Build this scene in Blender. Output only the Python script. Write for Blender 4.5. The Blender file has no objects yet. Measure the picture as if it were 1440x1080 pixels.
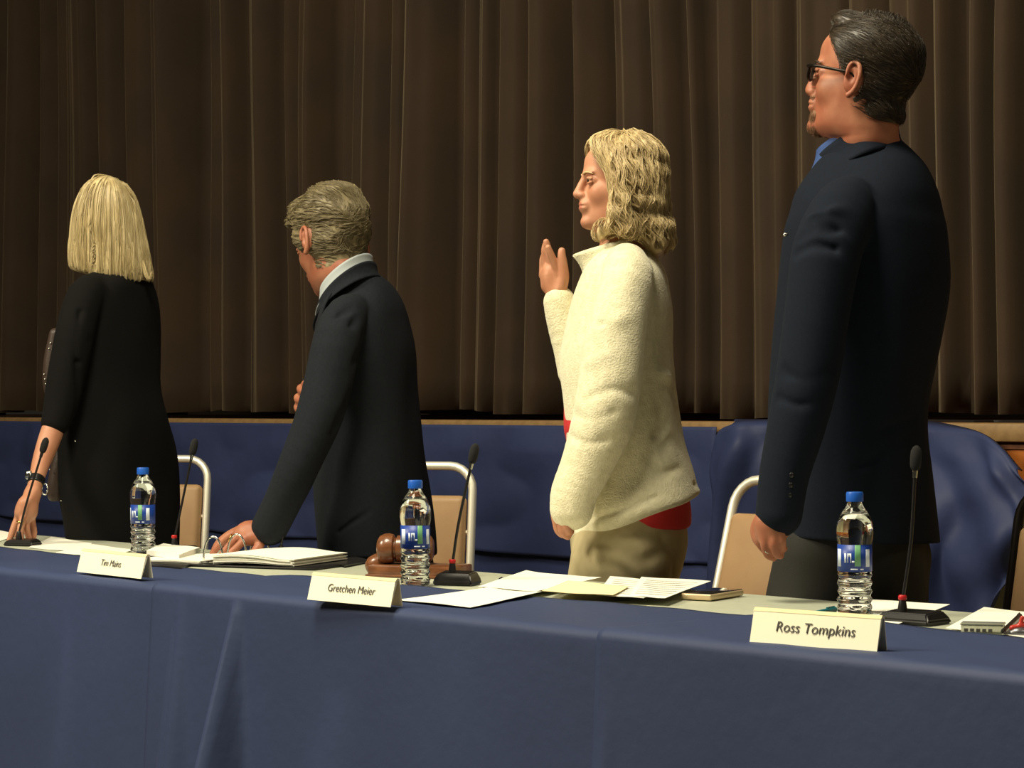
import bpy, bmesh, math, random
import numpy as np
from mathutils import Vector, Matrix
random.seed(7); np.random.seed(7)
SC = bpy.context.scene
COL = SC.collection
PI = math.pi
# ------------------------------------------------------------------ camera geometry (metres)
F = 3180.0; HC = 1.105; YH = 575.0; TZ = 0.74
def W(x, y, D):                       # a point seen at (x, y) that stands D metres away
    return np.array([(x-720.0)/F*D, D, HC-(y-YH)/F*D])
def on_z(x, y, z):                    # the point of the horizontal plane z seen at (x, y)
    D = (HC-z)*F/(y-YH)
    return np.array([(x-720.0)/F*D, D, z])
def TP(x, y, dz=0.0): return on_z(x, y, TZ+dz)
ANG = math.radians(48.5)
TV = np.array([math.cos(ANG), -math.sin(ANG), 0.0])   # along the table, to the right
NV = np.array([math.sin(ANG), math.cos(ANG), 0.0])    # across the table, away from the camera
def AB(a, b, z): return TV*a + NV*b + np.array([0, 0, z])
def ab_of(p): return float(np.dot(p[:2], TV[:2])), float(np.dot(p[:2], NV[:2]))
def a_at(x, b):                       # position along the plane b seen at image column x
    q = (x-720.0)/F
    D = b/(NV[0]*q+NV[1])
    return float(q*D*TV[0]+D*TV[1])
# ------------------------------------------------------------------ scene graph helpers
def tag(o, label=None, cat=None, group=None, kind=None):
    if label: o['label'] = label
    if cat: o['category'] = cat
    if group: o['group'] = group
    if kind: o['kind'] = kind
    return o
def empty(name, loc, rz=0.0, label=None, cat=None, group=None):
    o = bpy.data.objects.new(name, None); COL.objects.link(o)
    o.location = Vector([float(v) for v in loc]); o.rotation_euler = (0, 0, rz)
    o.empty_display_size = 0.05
    return tag(o, label, cat, group)
def meshobj(name, verts, faces, mat, parent=None, smooth=True, mats=None, fmat=None):
    me = bpy.data.meshes.new(name)
    verts = np.asarray(verts, dtype=float)
    if isinstance(faces, np.ndarray):
        me.vertices.add(len(verts)); me.vertices.foreach_set('co', verts.ravel())
        k = faces.shape[1]
        me.loops.add(faces.size); me.loops.foreach_set('vertex_index', faces.ravel().astype(np.int32))
        me.polygons.add(len(faces)); me.polygons.foreach_set('loop_start', np.arange(0, faces.size, k, dtype=np.int32))
        me.polygons.foreach_set('loop_total', np.full(len(faces), k, dtype=np.int32))
        me.update(calc_edges=True); me.validate()
    else:
        me.from_pydata([tuple(v) for v in verts], [], [tuple(f) for f in faces]); me.update()
    for m in (mats or [mat]): me.materials.append(m)
    if fmat is not None and len(fmat) == len(me.polygons): me.polygons.foreach_set('material_index', np.asarray(fmat, dtype=np.int32))
    me.polygons.foreach_set('use_smooth', [bool(smooth)]*len(me.polygons))
    me.update()
    o = bpy.data.objects.new(name, me); COL.objects.link(o)
    if parent is not None:
        o.parent = parent
        M = world_of(parent)
        o.matrix_parent_inverse = M.inverted()
    return o
def world_of(o):
    M = Matrix.Translation(o.location) @ o.rotation_euler.to_matrix().to_4x4()
    if o.parent is not None: M = world_of(o.parent) @ o.matrix_parent_inverse @ M
    return M
def copy_tree(o, parent=None, M=None):
    c = o.copy(); COL.objects.link(c)
    if parent is not None:
        mi = o.matrix_parent_inverse.copy(); c.parent = parent; c.matrix_parent_inverse = mi
    for ch in [k for k in bpy.data.objects if k.parent == o]: copy_tree(ch, c)
    return c
class MB:                              # collects shapes (world coordinates unless given a matrix) into one mesh
    def __init__(s): s.v = []; s.f = []
    def add(s, v, f, M=None):
        n = len(s.v)
        for p in v:
            p = Vector([float(q) for q in p])
            s.v.append(tuple(M @ p) if M is not None else tuple(p))
        for q in f: s.f.append(tuple(i+n for i in q))
        return s
    def bevbox(s, sx, sy, sz, bev=0.003, M=None, seg=2):
        bm = bmesh.new(); bmesh.ops.create_cube(bm, size=1.0)
        for v in bm.verts: v.co = Vector((v.co.x*sx, v.co.y*sy, v.co.z*sz))
        if bev > 0: bmesh.ops.bevel(bm, geom=bm.edges[:], offset=bev, segments=seg, affect='EDGES', profile=0.5)
        bm.verts.index_update()
        s.add([v.co for v in bm.verts], [[v.index for v in f.verts] for f in bm.faces], M); bm.free(); return s
    def lathe(s, prof, n=32, M=None, fn=None):
        v = []; f = []
        for (r, z) in prof:
            for i in range(n):
                a = 2*PI*i/n
                rr = r*(1+fn(a, z)) if fn else r
                v.append((rr*math.cos(a), rr*math.sin(a), z))
        for j in range(len(prof)-1):
            for i in range(n):
                f.append((j*n+i, j*n+(i+1) % n, (j+1)*n+(i+1) % n, (j+1)*n+i))
        f.append(tuple(range(n))[::-1]); f.append(tuple((len(prof)-1)*n+i for i in range(n)))
        return s.add(v, f, M)
    def tube(s, pts, r, n=10, closed=False, M=None):
        pts = [Vector([float(q) for q in p]) for p in pts]; k = len(pts)
        rs = r if hasattr(r, '__len__') else [r]*k
        v = []; f = []; up = None
        for i, p in enumerate(pts):
            t = (pts[(i+1) % k]-pts[i-1]) if (closed or 0 < i < k-1) else (pts[1]-pts[0] if i == 0 else pts[-1]-pts[-2])
            t.normalize()
            if up is None:
                up = Vector((0, 0, 1)) if abs(t.z) < 0.9 else Vector((1, 0, 0))
            u = up - t*up.dot(t)
            if u.length < 1e-6: u = t.orthogonal()
            u.normalize(); w = t.cross(u); up = u
            for j in range(n):
                a = 2*PI*j/n; v.append(p+(u*math.cos(a)+w*math.sin(a))*rs[i])
        for i in range(k if closed else k-1):
            for j in range(n):
                a, b = i*n, ((i+1) % k)*n
                f.append((a+j, a+(j+1) % n, b+(j+1) % n, b+j))
        if not closed: f.append(tuple(range(n))[::-1]); f.append(tuple((k-1)*n+j for j in range(n)))
        return s.add(v, f, M)
    def sphere(s, c, r, M=None, n=16):
        rr = r if hasattr(r, '__len__') else (r, r, r)
        v = []; f = []
        for j in range(n+1):
            ph = PI*j/n
            for i in range(2*n):
                a = PI*i/n
                v.append((c[0]+rr[0]*math.sin(ph)*math.cos(a), c[1]+rr[1]*math.sin(ph)*math.sin(a), c[2]+rr[2]*math.cos(ph)))
        for j in range(n):
            for i in range(2*n):
                f.append((j*2*n+i, (j+1)*2*n+i, (j+1)*2*n+(i+1) % (2*n), j*2*n+(i+1) % (2*n)))
        return s.add(v, f, M)
    def slab(s, poly, z0, z1):         # polygon (world x,y) extruded
        n = len(poly)
        v = [(p[0], p[1], z0) for p in poly]+[(p[0], p[1], z1) for p in poly]
        f = [tuple(range(n))[::-1], tuple(range(n, 2*n))]+[(i, (i+1) % n, n+(i+1) % n, n+i) for i in range(n)]
        return s.add(v, f)
    def build(s, name, mat, parent=None, smooth=True, sharp=35):
        o = meshobj(name, np.array(s.v), s.f, mat, parent, smooth)
        bm = bmesh.new(); bm.from_mesh(o.data); bmesh.ops.recalc_face_normals(bm, faces=bm.faces[:])
        if smooth and sharp:
            for e in bm.edges:
                if len(e.link_faces) == 2 and e.calc_face_angle(0) > math.radians(sharp): e.smooth = False
        bm.to_mesh(o.data); bm.free()
        return o
def cr(pts, n):                        # Catmull-Rom resample (rows of numbers)
    P = np.asarray(pts, dtype=float)
    if len(P) < 3:
        t = np.linspace(0, 1, n)[:, None]; return P[0]*(1-t)+P[-1]*t
    Q = np.vstack([2*P[0]-P[1], P, 2*P[-1]-P[-2]])
    out = []
    for s in np.linspace(0, len(P)-1, n):
        i = min(int(s), len(P)-2); t = s-i
        a, b, c, d = Q[i], Q[i+1], Q[i+2], Q[i+3]
        out.append(0.5*((2*b)+(c-a)*t+(2*a-5*b+4*c-d)*t*t+(3*b-a-3*c+d)*t**3))
    return np.array(out)
def basis(x, y, z, loc=(0, 0, 0)):
    M = Matrix.Identity(4)
    for i, c in enumerate((x, y, z)):
        for r in range(3): M[r][i] = float(c[r])
    for r in range(3): M[r][3] = float(loc[r])
    return M
# ------------------------------------------------------------------ materials
def mat(name, col, rough=0.6, metal=0.0, spec=0.5, var=None, vscale=20, vstretch=(1, 1, 1), bump=0.0, bscale=200, bstretch=None,
        sheen=0.0, sheencol=None, trans=0.0, ior=1.45, bdist=0.002, sss=0.0, detail=4, coat=0.0, aniso=0.0):
    m = bpy.data.materials.new(name); m.use_nodes = True
    nt = m.node_tree; N = nt.nodes; L = nt.links
    b = N['Principled BSDF']
    b.inputs['Base Color'].default_value = (*col, 1); b.inputs['Roughness'].default_value = rough
    b.inputs['Metallic'].default_value = metal; b.inputs['Specular IOR Level'].default_value = spec
    b.inputs['IOR'].default_value = ior; b.inputs['Transmission Weight'].default_value = trans
    b.inputs['Coat Weight'].default_value = coat
    if sheen:
        b.inputs['Sheen Weight'].default_value = sheen; b.inputs['Sheen Roughness'].default_value = 0.5
        b.inputs['Sheen Tint'].default_value = (*(sheencol or (1, 1, 1)), 1)
    if sss:
        b.inputs['Subsurface Weight'].default_value = sss; b.inputs['Subsurface Radius'].default_value = (1, .35, .2); b.inputs['Subsurface Scale'].default_value = 0.006
    tc = N.new('ShaderNodeTexCoord')
    if var is not None:
        mp = N.new('ShaderNodeMapping'); mp.inputs['Scale'].default_value = vstretch
        nz = N.new('ShaderNodeTexNoise'); nz.inputs['Scale'].default_value = vscale; nz.inputs['Detail'].default_value = detail
        rp = N.new('ShaderNodeValToRGB'); rp.color_ramp.elements[0].position = 0.35; rp.color_ramp.elements[1].position = 0.65
        rp.color_ramp.elements[0].color = (*col, 1); rp.color_ramp.elements[1].color = (*var, 1)
        L.new(tc.outputs['Object'], mp.inputs['Vector']); L.new(mp.outputs[0], nz.inputs['Vector'])
        L.new(nz.outputs['Fac'], rp.inputs['Fac']); L.new(rp.outputs['Color'], b.inputs['Base Color'])
    if bump:
        mp = N.new('ShaderNodeMapping'); mp.inputs['Scale'].default_value = bstretch or (1, 1, 1)
        nz = N.new('ShaderNodeTexNoise'); nz.inputs['Scale'].default_value = bscale; nz.inputs['Detail'].default_value = 3
        bp = N.new('ShaderNodeBump'); bp.inputs['Strength'].default_value = bump; bp.inputs['Distance'].default_value = bdist
        L.new(tc.outputs['Object'], mp.inputs['Vector']); L.new(mp.outputs[0], nz.inputs['Vector'])
        L.new(nz.outputs['Fac'], bp.inputs['Height']); L.new(bp.outputs['Normal'], b.inputs['Normal'])
    return m
# ------------------------------------------------------------------ smooth signed-distance modelling
BIG = 9.0
class Prim:
    def __init__(s, fn, lo, hi, k=0.01, mode='add'): s.fn = fn; s.lo = np.array(lo, float); s.hi = np.array(hi, float); s.k = k; s.mode = mode
def v3(p): return np.array([float(q) for q in p])
class Sdf:
    def __init__(s): s.p = []; s.M = None      # M: (R 3x3, origin, scale) local frame for added prims
    def frame(s, R=None, o=None, sc=1.0): s.M = None if R is None else (np.array(R), v3(o), sc)
    def _t(s, p):
        if s.M is None: return v3(p)
        R, o, sc = s.M; return o+R @ (v3(p)*sc)
    def _s(s, r): return r*(s.M[2] if s.M else 1.0)
    def cap(s, a, b, ra, rb=None, k=0.01, mode='add', raw=False):
        rb = ra if rb is None else rb
        a, b = (v3(a), v3(b)) if raw else (s._t(a), s._t(b))
        if not raw: ra = s._s(ra); rb = s._s(rb); k = s._s(k) if s.M else k
        ba = b-a; L2 = max(float(ba @ ba), 1e-12); R = max(ra, rb)
        def fn(P):
            h = np.clip(((P-a) @ ba)/L2, 0, 1)
            q = (P-a)-h[:, None]*ba
            return np.sqrt(np.einsum('ij,ij->i', q, q))-(ra+(rb-ra)*h)
        s.p.append(Prim(fn, np.minimum(a, b)-R, np.maximum(a, b)+R, k, mode)); return s
    def chain(s, pts, rad, k=0.01, n=None, mode='add', sub=None):
        pts = [s._t(p) for p in pts]; rad = [s._s(r) for r in rad]; kk = s._s(k) if s.M else k
        X = np.hstack([np.array(pts), np.array(rad)[:, None]])
        X = cr(X, n or (len(pts)-1)*3+1)
        A, B = X[:-1].astype(np.float32), X[1:].astype(np.float32)
        def fn(P):
            P = P.astype(np.float32, copy=False); out = np.full(len(P), BIG, dtype=np.float32); keep = range(len(A))
            if len(P) > 500:
                c = (P[0]+P[-1])/2; Rb = np.linalg.norm(P[-1]-P[0])/2+1e-6
                AB_ = B[:, :3]-A[:, :3]; hh = np.clip(((c-A[:, :3])*AB_).sum(1)/np.maximum((AB_**2).sum(1), 1e-12), 0, 1)
                dc = np.linalg.norm(c-A[:, :3]-hh[:, None]*AB_, axis=1)
                lo_ = dc-Rb-np.maximum(A[:, 3], B[:, 3]); hi_ = dc+Rb-np.minimum(A[:, 3], B[:, 3]); keep = np.nonzero(lo_ <= hi_.min())[0]
            for i in keep:
                a, b = A[i], B[i]; ba = b[:3]-a[:3]; q = P-a[:3]; h = (q @ ba)*np.float32(1/max(ba @ ba, 1e-12)); np.clip(h, 0, 1, out=h)
                q = q-h[:, None]*ba
                out = np.minimum(out, np.sqrt(np.einsum('ij,ij->i', q, q))-(a[3]+(b[3]-a[3])*h))
            return out
        R = X[:, 3].max()
        s.p.append(Prim(fn, X[:, :3].min(0)-R, X[:, :3].max(0)+R, kk, mode)); return s
    def ell(s, c, r, R=None, k=0.01, mode='add'):
        c = s._t(c); r = np.array([s._s(q) for q in r]); kk = s._s(k) if s.M else k
        Q = np.eye(3) if R is None else np.array(R)
        if s.M is not None: Q = s.M[0] @ Q
        ri = 1.0/r
        def fn(P):
            q = (P-c) @ Q
            k0 = np.sqrt(((q*ri)**2).sum(1)); k1 = np.sqrt(((q*ri*ri)**2).sum(1))+1e-9
            return k0*(k0-1.0)/k1
        m = float(r.max())
        s.p.append(Prim(fn, c-m, c+m, kk, mode)); return s
    def loft(s, rings, k=0.02, mode='add', e=2.0, th=0.0, q=None, n=60, taper=0.0):
        # rings: (z, cx, cy, rx, ry) rows with z ascending; th turns the ring; local frame if set
        X = cr(np.array(sorted([list(map(float, r)) for r in rings])), n)
        R, o, sc = s.M if (s.M is not None) else (np.eye(3), np.zeros(3), 1.0)
        X = X*sc; z, cx, cy, rx, ry = X.T
        z = np.maximum.accumulate(z)+np.arange(len(z))*1e-9
        c, sn = math.cos(th), math.sin(th); z0, z1 = z[0], z[-1]
        # slope factor keeps the value close to a distance
        def fn(P):
            Q = (P-o) @ R
            zz = np.clip(Q[:, 2], z0, z1)
            X_ = Q[:, 0]-np.interp(zz, z, cx); Y_ = Q[:, 1]-np.interp(zz, z, cy)
            x, y = X_*c+Y_*sn, -X_*sn+Y_*c
            a = np.maximum(np.interp(zz, z, rx), 1e-4); b = np.maximum(np.interp(zz, z, ry), 1e-4)
            if taper: b = b*(1-taper*np.clip(x/a, 0, 1)**2)
            t = (np.abs(x/a)**e+np.abs(y/b)**e)**(1.0/e)
            g = np.sqrt((x/a/a)**2+(y/b/b)**2)/np.maximum(np.sqrt((x/a)**2+(y/b)**2), 1e-6)
            d = (t-1.0)/np.maximum(g, 1e-6)
            dz = np.maximum(z0-Q[:, 2], Q[:, 2]-z1)
            return np.where((dz > 0) & (d > 0), np.sqrt(d**2+dz**2), np.maximum(d, dz))
        m = float(max(rx.max(), ry.max()))
        corners = np.array([[x+sx*m, y+sy*m, zz] for x, y, zz in zip(cx, cy, z) for sx in (-1, 1) for sy in (-1, 1)]) @ R.T+o
        kk = s._s(k) if s.M else k
        s.p.append(Prim(fn, corners.min(0), corners.max(0), kk, mode)); return s
    def half(s, p, n, k=0.004, mode='sub'):       # removes the side the normal points to
        p = s._t(p); n = v3(n); n = (s.M[0] @ n if s.M else n); n = n/np.linalg.norm(n)
        s.p.append(Prim(lambda P: -((P-p) @ n), [-99]*3, [99]*3, k, mode)); return s
    def crease(s, pts, w, a, n=None):             # a>0 presses in, a<0 raises
        pts = np.array([s._t(p) for p in pts]); w = s._s(w); a = s._s(a) if s.M else a
        X = cr(pts, n or (len(pts)-1)*4+1) if len(pts) > 1 else np.vstack([pts, pts+1e-5])
        def fn(P):
            d2 = np.full(len(P), 1e6); keep = range(len(X)-1)
            if len(P) > 500:
                c = (P[0]+P[-1])/2; Rb = np.linalg.norm(P[-1]-P[0])/2; sl = np.linalg.norm(X[1:]-X[:-1], axis=1)
                keep = np.nonzero(np.linalg.norm((X[1:]+X[:-1])/2-c, axis=1) < Rb+sl/2+2.5*w)[0]
            for p, q in [(X[i], X[i+1]) for i in keep]:
                ba = q-p; h = np.clip(((P-p) @ ba)/max(ba @ ba, 1e-12), 0, 1)
                d2 = np.minimum(d2, (((P-p)-h[:, None]*ba)**2).sum(1))
            return a*np.exp(-d2/(w*w))
        s.p.append(Prim(fn, X.min(0)-2.5*w, X.max(0)+2.5*w, 0, 'disp')); return s
    def wob(s, amp, f, seed=0, stretch=(1, 1, 1)):
        rg = np.random.RandomState(seed); K = rg.normal(size=(7, 3))*f*np.array(stretch); ph = rg.uniform(0, 6.28, 7)
        s.p.append(Prim(lambda P: amp*np.sin(P @ K.T+ph).sum(1)/3.0, [-99]*3, [99]*3, 0, 'disp')); return s
    def eval(s, P, prims=None):
        d = np.full(len(P), BIG)
        for pr in (s.p if prims is None else prims):
            v = pr.fn(P)
            if pr.mode == 'disp': d = d+v; continue
            k = max(pr.k, 1e-5)
            if pr.mode == 'add':
                h = np.clip(k-np.abs(d-v), 0, None)/k; d = np.minimum(d, v)-h*h*k*0.25
            elif pr.mode == 'sub':
                w = -v; h = np.clip(k-np.abs(d-w), 0, None)/k; d = np.maximum(d, w)+h*h*k*0.25
            elif pr.mode == 'and':
                h = np.clip(k-np.abs(d-v), 0, None)/k; d = np.maximum(d, v)+h*h*k*0.25
        return d
    def grad(s, P, e=0.001):
        g = np.stack([s.eval(P+np.eye(3)[i]*e)-s.eval(P-np.eye(3)[i]*e) for i in range(3)], 1)
        return g/np.maximum(np.linalg.norm(g, axis=1, keepdims=True), 1e-9)
    def mesh(s, h, fine=None, hc=0.008, N=20):
        # fine: list of (z0, z1) where the vertical step is h; elsewhere it is hc
        adds = [p for p in s.p if p.mode == 'add']
        lo = np.min([p.lo for p in adds], 0)-3*h; hi = np.max([p.hi for p in adds], 0)+3*h
        ax_ = [np.arange(lo[i], hi[i]+2*h, h) for i in range(3)]
        if fine is not None:
            z = [lo[2]]
            while z[-1] < hi[2]+2*h:
                z.append(z[-1]+(h if any(f0 <= z[-1] <= f1 for f0, f1 in fine) else hc))
            ax_[2] = np.array(z)
        nb = [-(-len(a)//N) for a in ax_]
        for i in range(3):
            need = nb[i]*N+2-len(ax_[i]); st = ax_[i][-1]-ax_[i][-2]
            ax_[i] = np.concatenate([ax_[i], ax_[i][-1]+st*np.arange(1, need+1)])
        G = [len(a) for a in ax_]
        bi = np.stack(np.meshgrid(*[np.arange(q) for q in nb], indexing='ij'), -1).reshape(-1, 3)
        b0 = np.stack([ax_[i][bi[:, i]*N] for i in range(3)], 1); b1 = np.stack([ax_[i][bi[:, i]*N+N] for i in range(3)], 1)
        VID = []; VP = []; Q = []
        sl = [slice(0, N), slice(1, N+1)]
        def block(q):
            b, bl, bh = q; VID = []; VP = []; Q = []
            pr = [p for p in s.p if np.all(p.lo-p.k-2*h < bh) and np.all(p.hi+p.k+2*h > bl)]
            if not any(p.mode == 'add' for p in pr): return None
            if s.eval((bl+bh)[None]/2, pr)[0] > np.linalg.norm(bh-bl)*1.1+0.03: return None
            A = [ax_[i][b[i]*N:b[i]*N+N+1] for i in range(3)]
            C = [a[::4] for a in A]
            P = np.stack(np.meshgrid(*C, indexing='ij'), -1).reshape(-1, 3)
            dc = s.eval(P, pr)
            st4 = math.sqrt(sum((c[1]-c[0])**2 for c in C))
            if np.abs(dc).min() > st4*1.3+0.004: return None
            P = np.stack(np.meshgrid(*A, indexing='ij'), -1).reshape(-1, 3).astype(np.float32)
            d = s.eval(P, pr).reshape(N+1, N+1, N+1)
            ins = d < 0
            if ins.all() or not ins.any(): return None
            cs = np.zeros((N, N, N)); acc = np.zeros((3, N, N, N))
            for ax in range(3):
                o1, o2 = [q for q in range(3) if q != ax]
                for u in (0, 1):
                    for w in (0, 1):
                        i0 = [0]*3; i0[o1] = u; i0[o2] = w; i1 = list(i0); i1[ax] = 1
                        a_ = d[tuple(sl[q] for q in i0)]; bb = d[tuple(sl[q] for q in i1)]
                        x = (a_ < 0) != (bb < 0)
                        acc[ax] += np.where(x, a_/np.where(x, a_-bb, 1), 0)
                        if u: acc[o1] += x
                        if w: acc[o2] += x
                        cs += x
            act = np.argwhere(cs > 0); t = tuple(act.T)
            g = act+b*N
            VID.append((g[:, 0].astype(np.int64)*G[1]+g[:, 1])*G[2]+g[:, 2])
            VP.append(np.stack([ax_[i][g[:, i]]+acc[i][t]/cs[t]*(ax_[i][g[:, i]+1]-ax_[i][g[:, i]]) for i in range(3)], 1))
            for ax in range(3):
                o1, o2 = [(1, 2), (2, 0), (0, 1)][ax]
                i1 = [slice(0, N)]*3; i1[ax] = slice(1, N+1)
                a_ = ins[:N, :N, :N]; bb = ins[tuple(i1)]
                e = np.argwhere(a_ != bb)
                if not len(e): continue
                fl = a_[tuple(e.T)]; ge = e+b*N
                e1 = np.zeros(3, int); e1[o1] = 1; e2 = np.zeros(3, int); e2[o2] = 1
                C_ = np.stack([ge, ge-e1, ge-e1-e2, ge-e2], 1)
                ids = (C_[..., 0].astype(np.int64)*G[1]+C_[..., 1])*G[2]+C_[..., 2]
                ids[~fl] = ids[~fl][:, ::-1]
                Q.append(ids)
            return VID, VP, Q
        for q_ in zip(bi, b0, b1):
            r = block(q_)
            if r: VID += r[0]; VP += r[1]; Q += r[2]
        VID = np.concatenate(VID); VP = np.concatenate(VP); Q = np.concatenate(Q)
        o = np.argsort(VID); VID = VID[o]; VP = VP[o]
        ix = np.searchsorted(VID, Q); ix = np.clip(ix, 0, len(VID)-1)
        ok = (VID[ix] == Q).all(1)
        return VP, ix[ok].astype(np.int32)
def strands(paths, r0, r1, sides=3):
    # paths (S,K,3) -> tube mesh arrays
    P = np.asarray(paths); S, K, _ = P.shape
    T = np.gradient(P, axis=1); T /= np.maximum(np.linalg.norm(T, axis=2, keepdims=True), 1e-9)
    ref = np.random.normal(size=(S, 1, 3)); U = ref-T*(ref*T).sum(2, keepdims=True); U /= np.maximum(np.linalg.norm(U, axis=2, keepdims=True), 1e-9)
    V = np.cross(T, U); t = np.linspace(0, 1, K)[None, :, None]
    r = (r0+(r1-r0)*t**2)*(0.35+0.65*np.minimum(1, t*6))
    vs = [P+(U*math.cos(2*PI*j/sides)+V*math.sin(2*PI*j/sides))*r for j in range(sides)]
    X = np.stack(vs, 2).reshape(-1, 3)
    base = (np.arange(S)[:, None]*K+np.arange(K-1)[None, :])*sides
    F_ = []
    for j in range(sides):
        F_.append(np.stack([base+j, base+(j+1) % sides, base+sides+(j+1) % sides, base+sides+j], -1).reshape(-1, 4))
    return X, np.concatenate(F_).astype(np.int32)
def merge(parts):
    V = []; Fc = []; n = 0
    for v, f in parts: V.append(v); Fc.append(f+n); n += len(v)
    return np.concatenate(V), np.concatenate(Fc)
def comb(sdf, roots, dirf, length, steps, lift=0.002, jitter=0.15, stick=1.0, free=9.0):
    P = roots.copy(); out = [P.copy()]; S = len(P)
    L = (length*np.random.uniform(0.7, 1.15, S))/steps
    J = np.random.normal(size=(S, 3))*jitter; lf = lift*np.random.uniform(0.0, 1.0, S)
    for i in range(steps):
        dv = dirf(P, i/steps)+J
        g = sdf.grad(P)
        dv = dv-g*(dv*g).sum(1, keepdims=True)*stick
        dv /= np.maximum(np.linalg.norm(dv, axis=1, keepdims=True), 1e-9)
        P = P+dv*L[:, None]
        if stick > 0:
            d = sdf.eval(P); g = sdf.grad(P)
            P = P-g*np.where(d < free, np.clip((d-lf), -0.02, 0.01), 0)[:, None]*stick
        out.append(P.copy())
    return np.stack(out, 1)
def clump(paths, per, spread, tip=0.25):
    # each guide path becomes a lock of fine strands that gathers towards its tip
    S, K, _ = paths.shape; t = np.linspace(0, 1, K)[None, None, :, None]
    off = np.random.normal(size=(S, per, 1, 3))*spread; off2 = np.random.normal(size=(S, per, 1, 3))*spread*.5
    w = (0.3+0.7*np.sin(np.minimum(1, t*1.3)*PI/2))*(1-(1-tip)*t**2)
    return (paths[:, None]+off*w+off2*np.sin(t*5)).reshape(-1, K, 3)
def band(name, top, bot, th, mat_, parent=None, n=48, m=8, bulge=0.0, closed=False, smooth=True):
    # a strip of cloth between two edge curves, with thickness
    A = cr(top, n); B = cr(bot, n)
    V = np.zeros((n, m, 3))
    for j in range(m):
        t = j/(m-1); V[:, j] = A*(1-t)+B*t
    du = np.gradient(V, axis=0); dv = np.gradient(V, axis=1)
    Nn = np.cross(du, dv); Nn /= np.maximum(np.linalg.norm(Nn, axis=2, keepdims=True), 1e-9)
    if bulge:
        tt = np.linspace(0, 1, m)[None, :, None]; V = V+Nn*bulge*np.sin(tt*PI)
    O = V+Nn*th/2; I = V-Nn*th/2
    X = np.concatenate([O.reshape(-1, 3), I.reshape(-1, 3)]); o = n*m; f = []
    for i in range(n-1):
        for j in range(m-1):
            a = i*m+j; f.append((a, a+m, a+m+1, a+1)); f.append((o+a, o+a+1, o+a+m+1, o+a+m))
    for i in range(n-1):
        a = i*m; f.append((a, o+a, o+a+m, a+m)); a = i*m+m-1; f.append((a, a+m, o+a+m, o+a))
    for j in range(m-1):
        a = j; f.append((a, a+1, o+a+1, o+a)); a = (n-1)*m+j; f.append((a, o+a, o+a+1, a+1))
    return meshobj(name, X, np.array(f, dtype=np.int32), mat_, parent, smooth)
def rgb(r, g, b):
    f = lambda c: (c/255.0/12.92) if c <= 10 else ((c/255.0+0.055)/1.055)**2.4
    return (f(r), f(g), f(b))
M_ = {}
M_['curtain'] = mat('curtain_fabric', rgb(50, 33, 14), 0.85, var=rgb(40, 25, 9), vscale=3, bump=0.3, bscale=400, sheen=0.2, sheencol=(1, .8, .5))
M_['cloth'] = mat('blue_tablecloth', rgb(51, 63, 97), 0.62, spec=0.35, var=rgb(47, 58, 90), vscale=2.5, bump=0.25, bscale=30, bdist=0.004)
M_['cloth_b'] = mat('blue_stage_skirt', rgb(45, 54, 90), 0.6, spec=0.3, var=rgb(40, 48, 81), vscale=3, bump=0.35, bscale=22, bdist=0.005)
M_['top'] = mat('table_laminate', rgb(184, 188, 168), 0.45, var=rgb(176, 180, 160), vscale=60, bump=0.1, bscale=500)
M_['floor'] = mat('floor_tile', rgb(120, 104, 84), 0.5, var=rgb(106, 92, 74), vscale=5)
M_['stagewood'] = mat('stage_floor_wood', rgb(118, 70, 40), 0.5, var=rgb(98, 54, 30), vscale=5, vstretch=(1, 12, 12), bump=0.1, bscale=60)
M_['lipwood'] = mat('stage_fascia_wood', rgb(168, 98, 40), 0.4, var=rgb(146, 80, 30), vscale=4, vstretch=(1, 8, 10))
M_['liptrim'] = mat('stage_nosing_wood', rgb(136, 108, 70), 0.5, var=rgb(122, 95, 60), vscale=6, vstretch=(1, 8, 8))
M_['cream'] = mat('cream_paint', rgb(176, 168, 124), 0.6)
M_['wall'] = mat('rear_wall_paint', rgb(70, 60, 48), 0.8)
M_['chrome'] = mat('champagne_metal', rgb(250, 246, 228), 0.45, metal=.7)
M_['darkmetal'] = mat('dark_metal', rgb(40, 36, 32), 0.35, metal=0.8)
M_['vinyl'] = mat('tan_vinyl', rgb(172, 138, 98), 0.5, var=rgb(164, 130, 92), vscale=12, bump=0.15, bscale=300)
M_['black'] = mat('black_plastic', (0.012, 0.011, 0.011), 0.35)
M_['foam'] = mat('black_foam', (0.010, 0.010, 0.010), 0.95, bump=0.6, bscale=900)
M_['red'] = mat('red_ring', rgb(190, 30, 34), 0.4)
M_['paper'] = mat('white_paper', rgb(238, 236, 222), 0.8, spec=0.2)
M_['yellow'] = mat('yellow_paper', rgb(252, 232, 178), 0.8, spec=0.2)
M_['ink'] = mat('grey_ink', rgb(88, 87, 84), 0.8, spec=0.1)
M_['faint'] = mat('faint_print', rgb(196, 193, 182), 0.8, spec=0.1)
M_['sign'] = mat('cream_card', rgb(250, 246, 220), 0.6, spec=0.3)
M_['signedge'] = mat('cream_card_fold', rgb(228, 214, 166), 0.6, spec=0.3)
M_['gavel'] = mat('walnut_wood', rgb(124, 78, 48), 0.32, var=rgb(96, 58, 34), vscale=14, vstretch=(1, 6, 6), coat=0.3)
M_['glass'] = mat('clear_plastic', (0.95, 0.97, 0.98), 0.03, trans=1.0, ior=1.30)
M_['water'] = mat('water', (1, 1, 1), 0.0, trans=1.0, ior=1.33)
M_['cap'] = mat('blue_bottle_cap', rgb(30, 92, 190), 0.4)
M_['label'] = mat('blue_bottle_label', rgb(26, 62, 148), 0.4)
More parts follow.
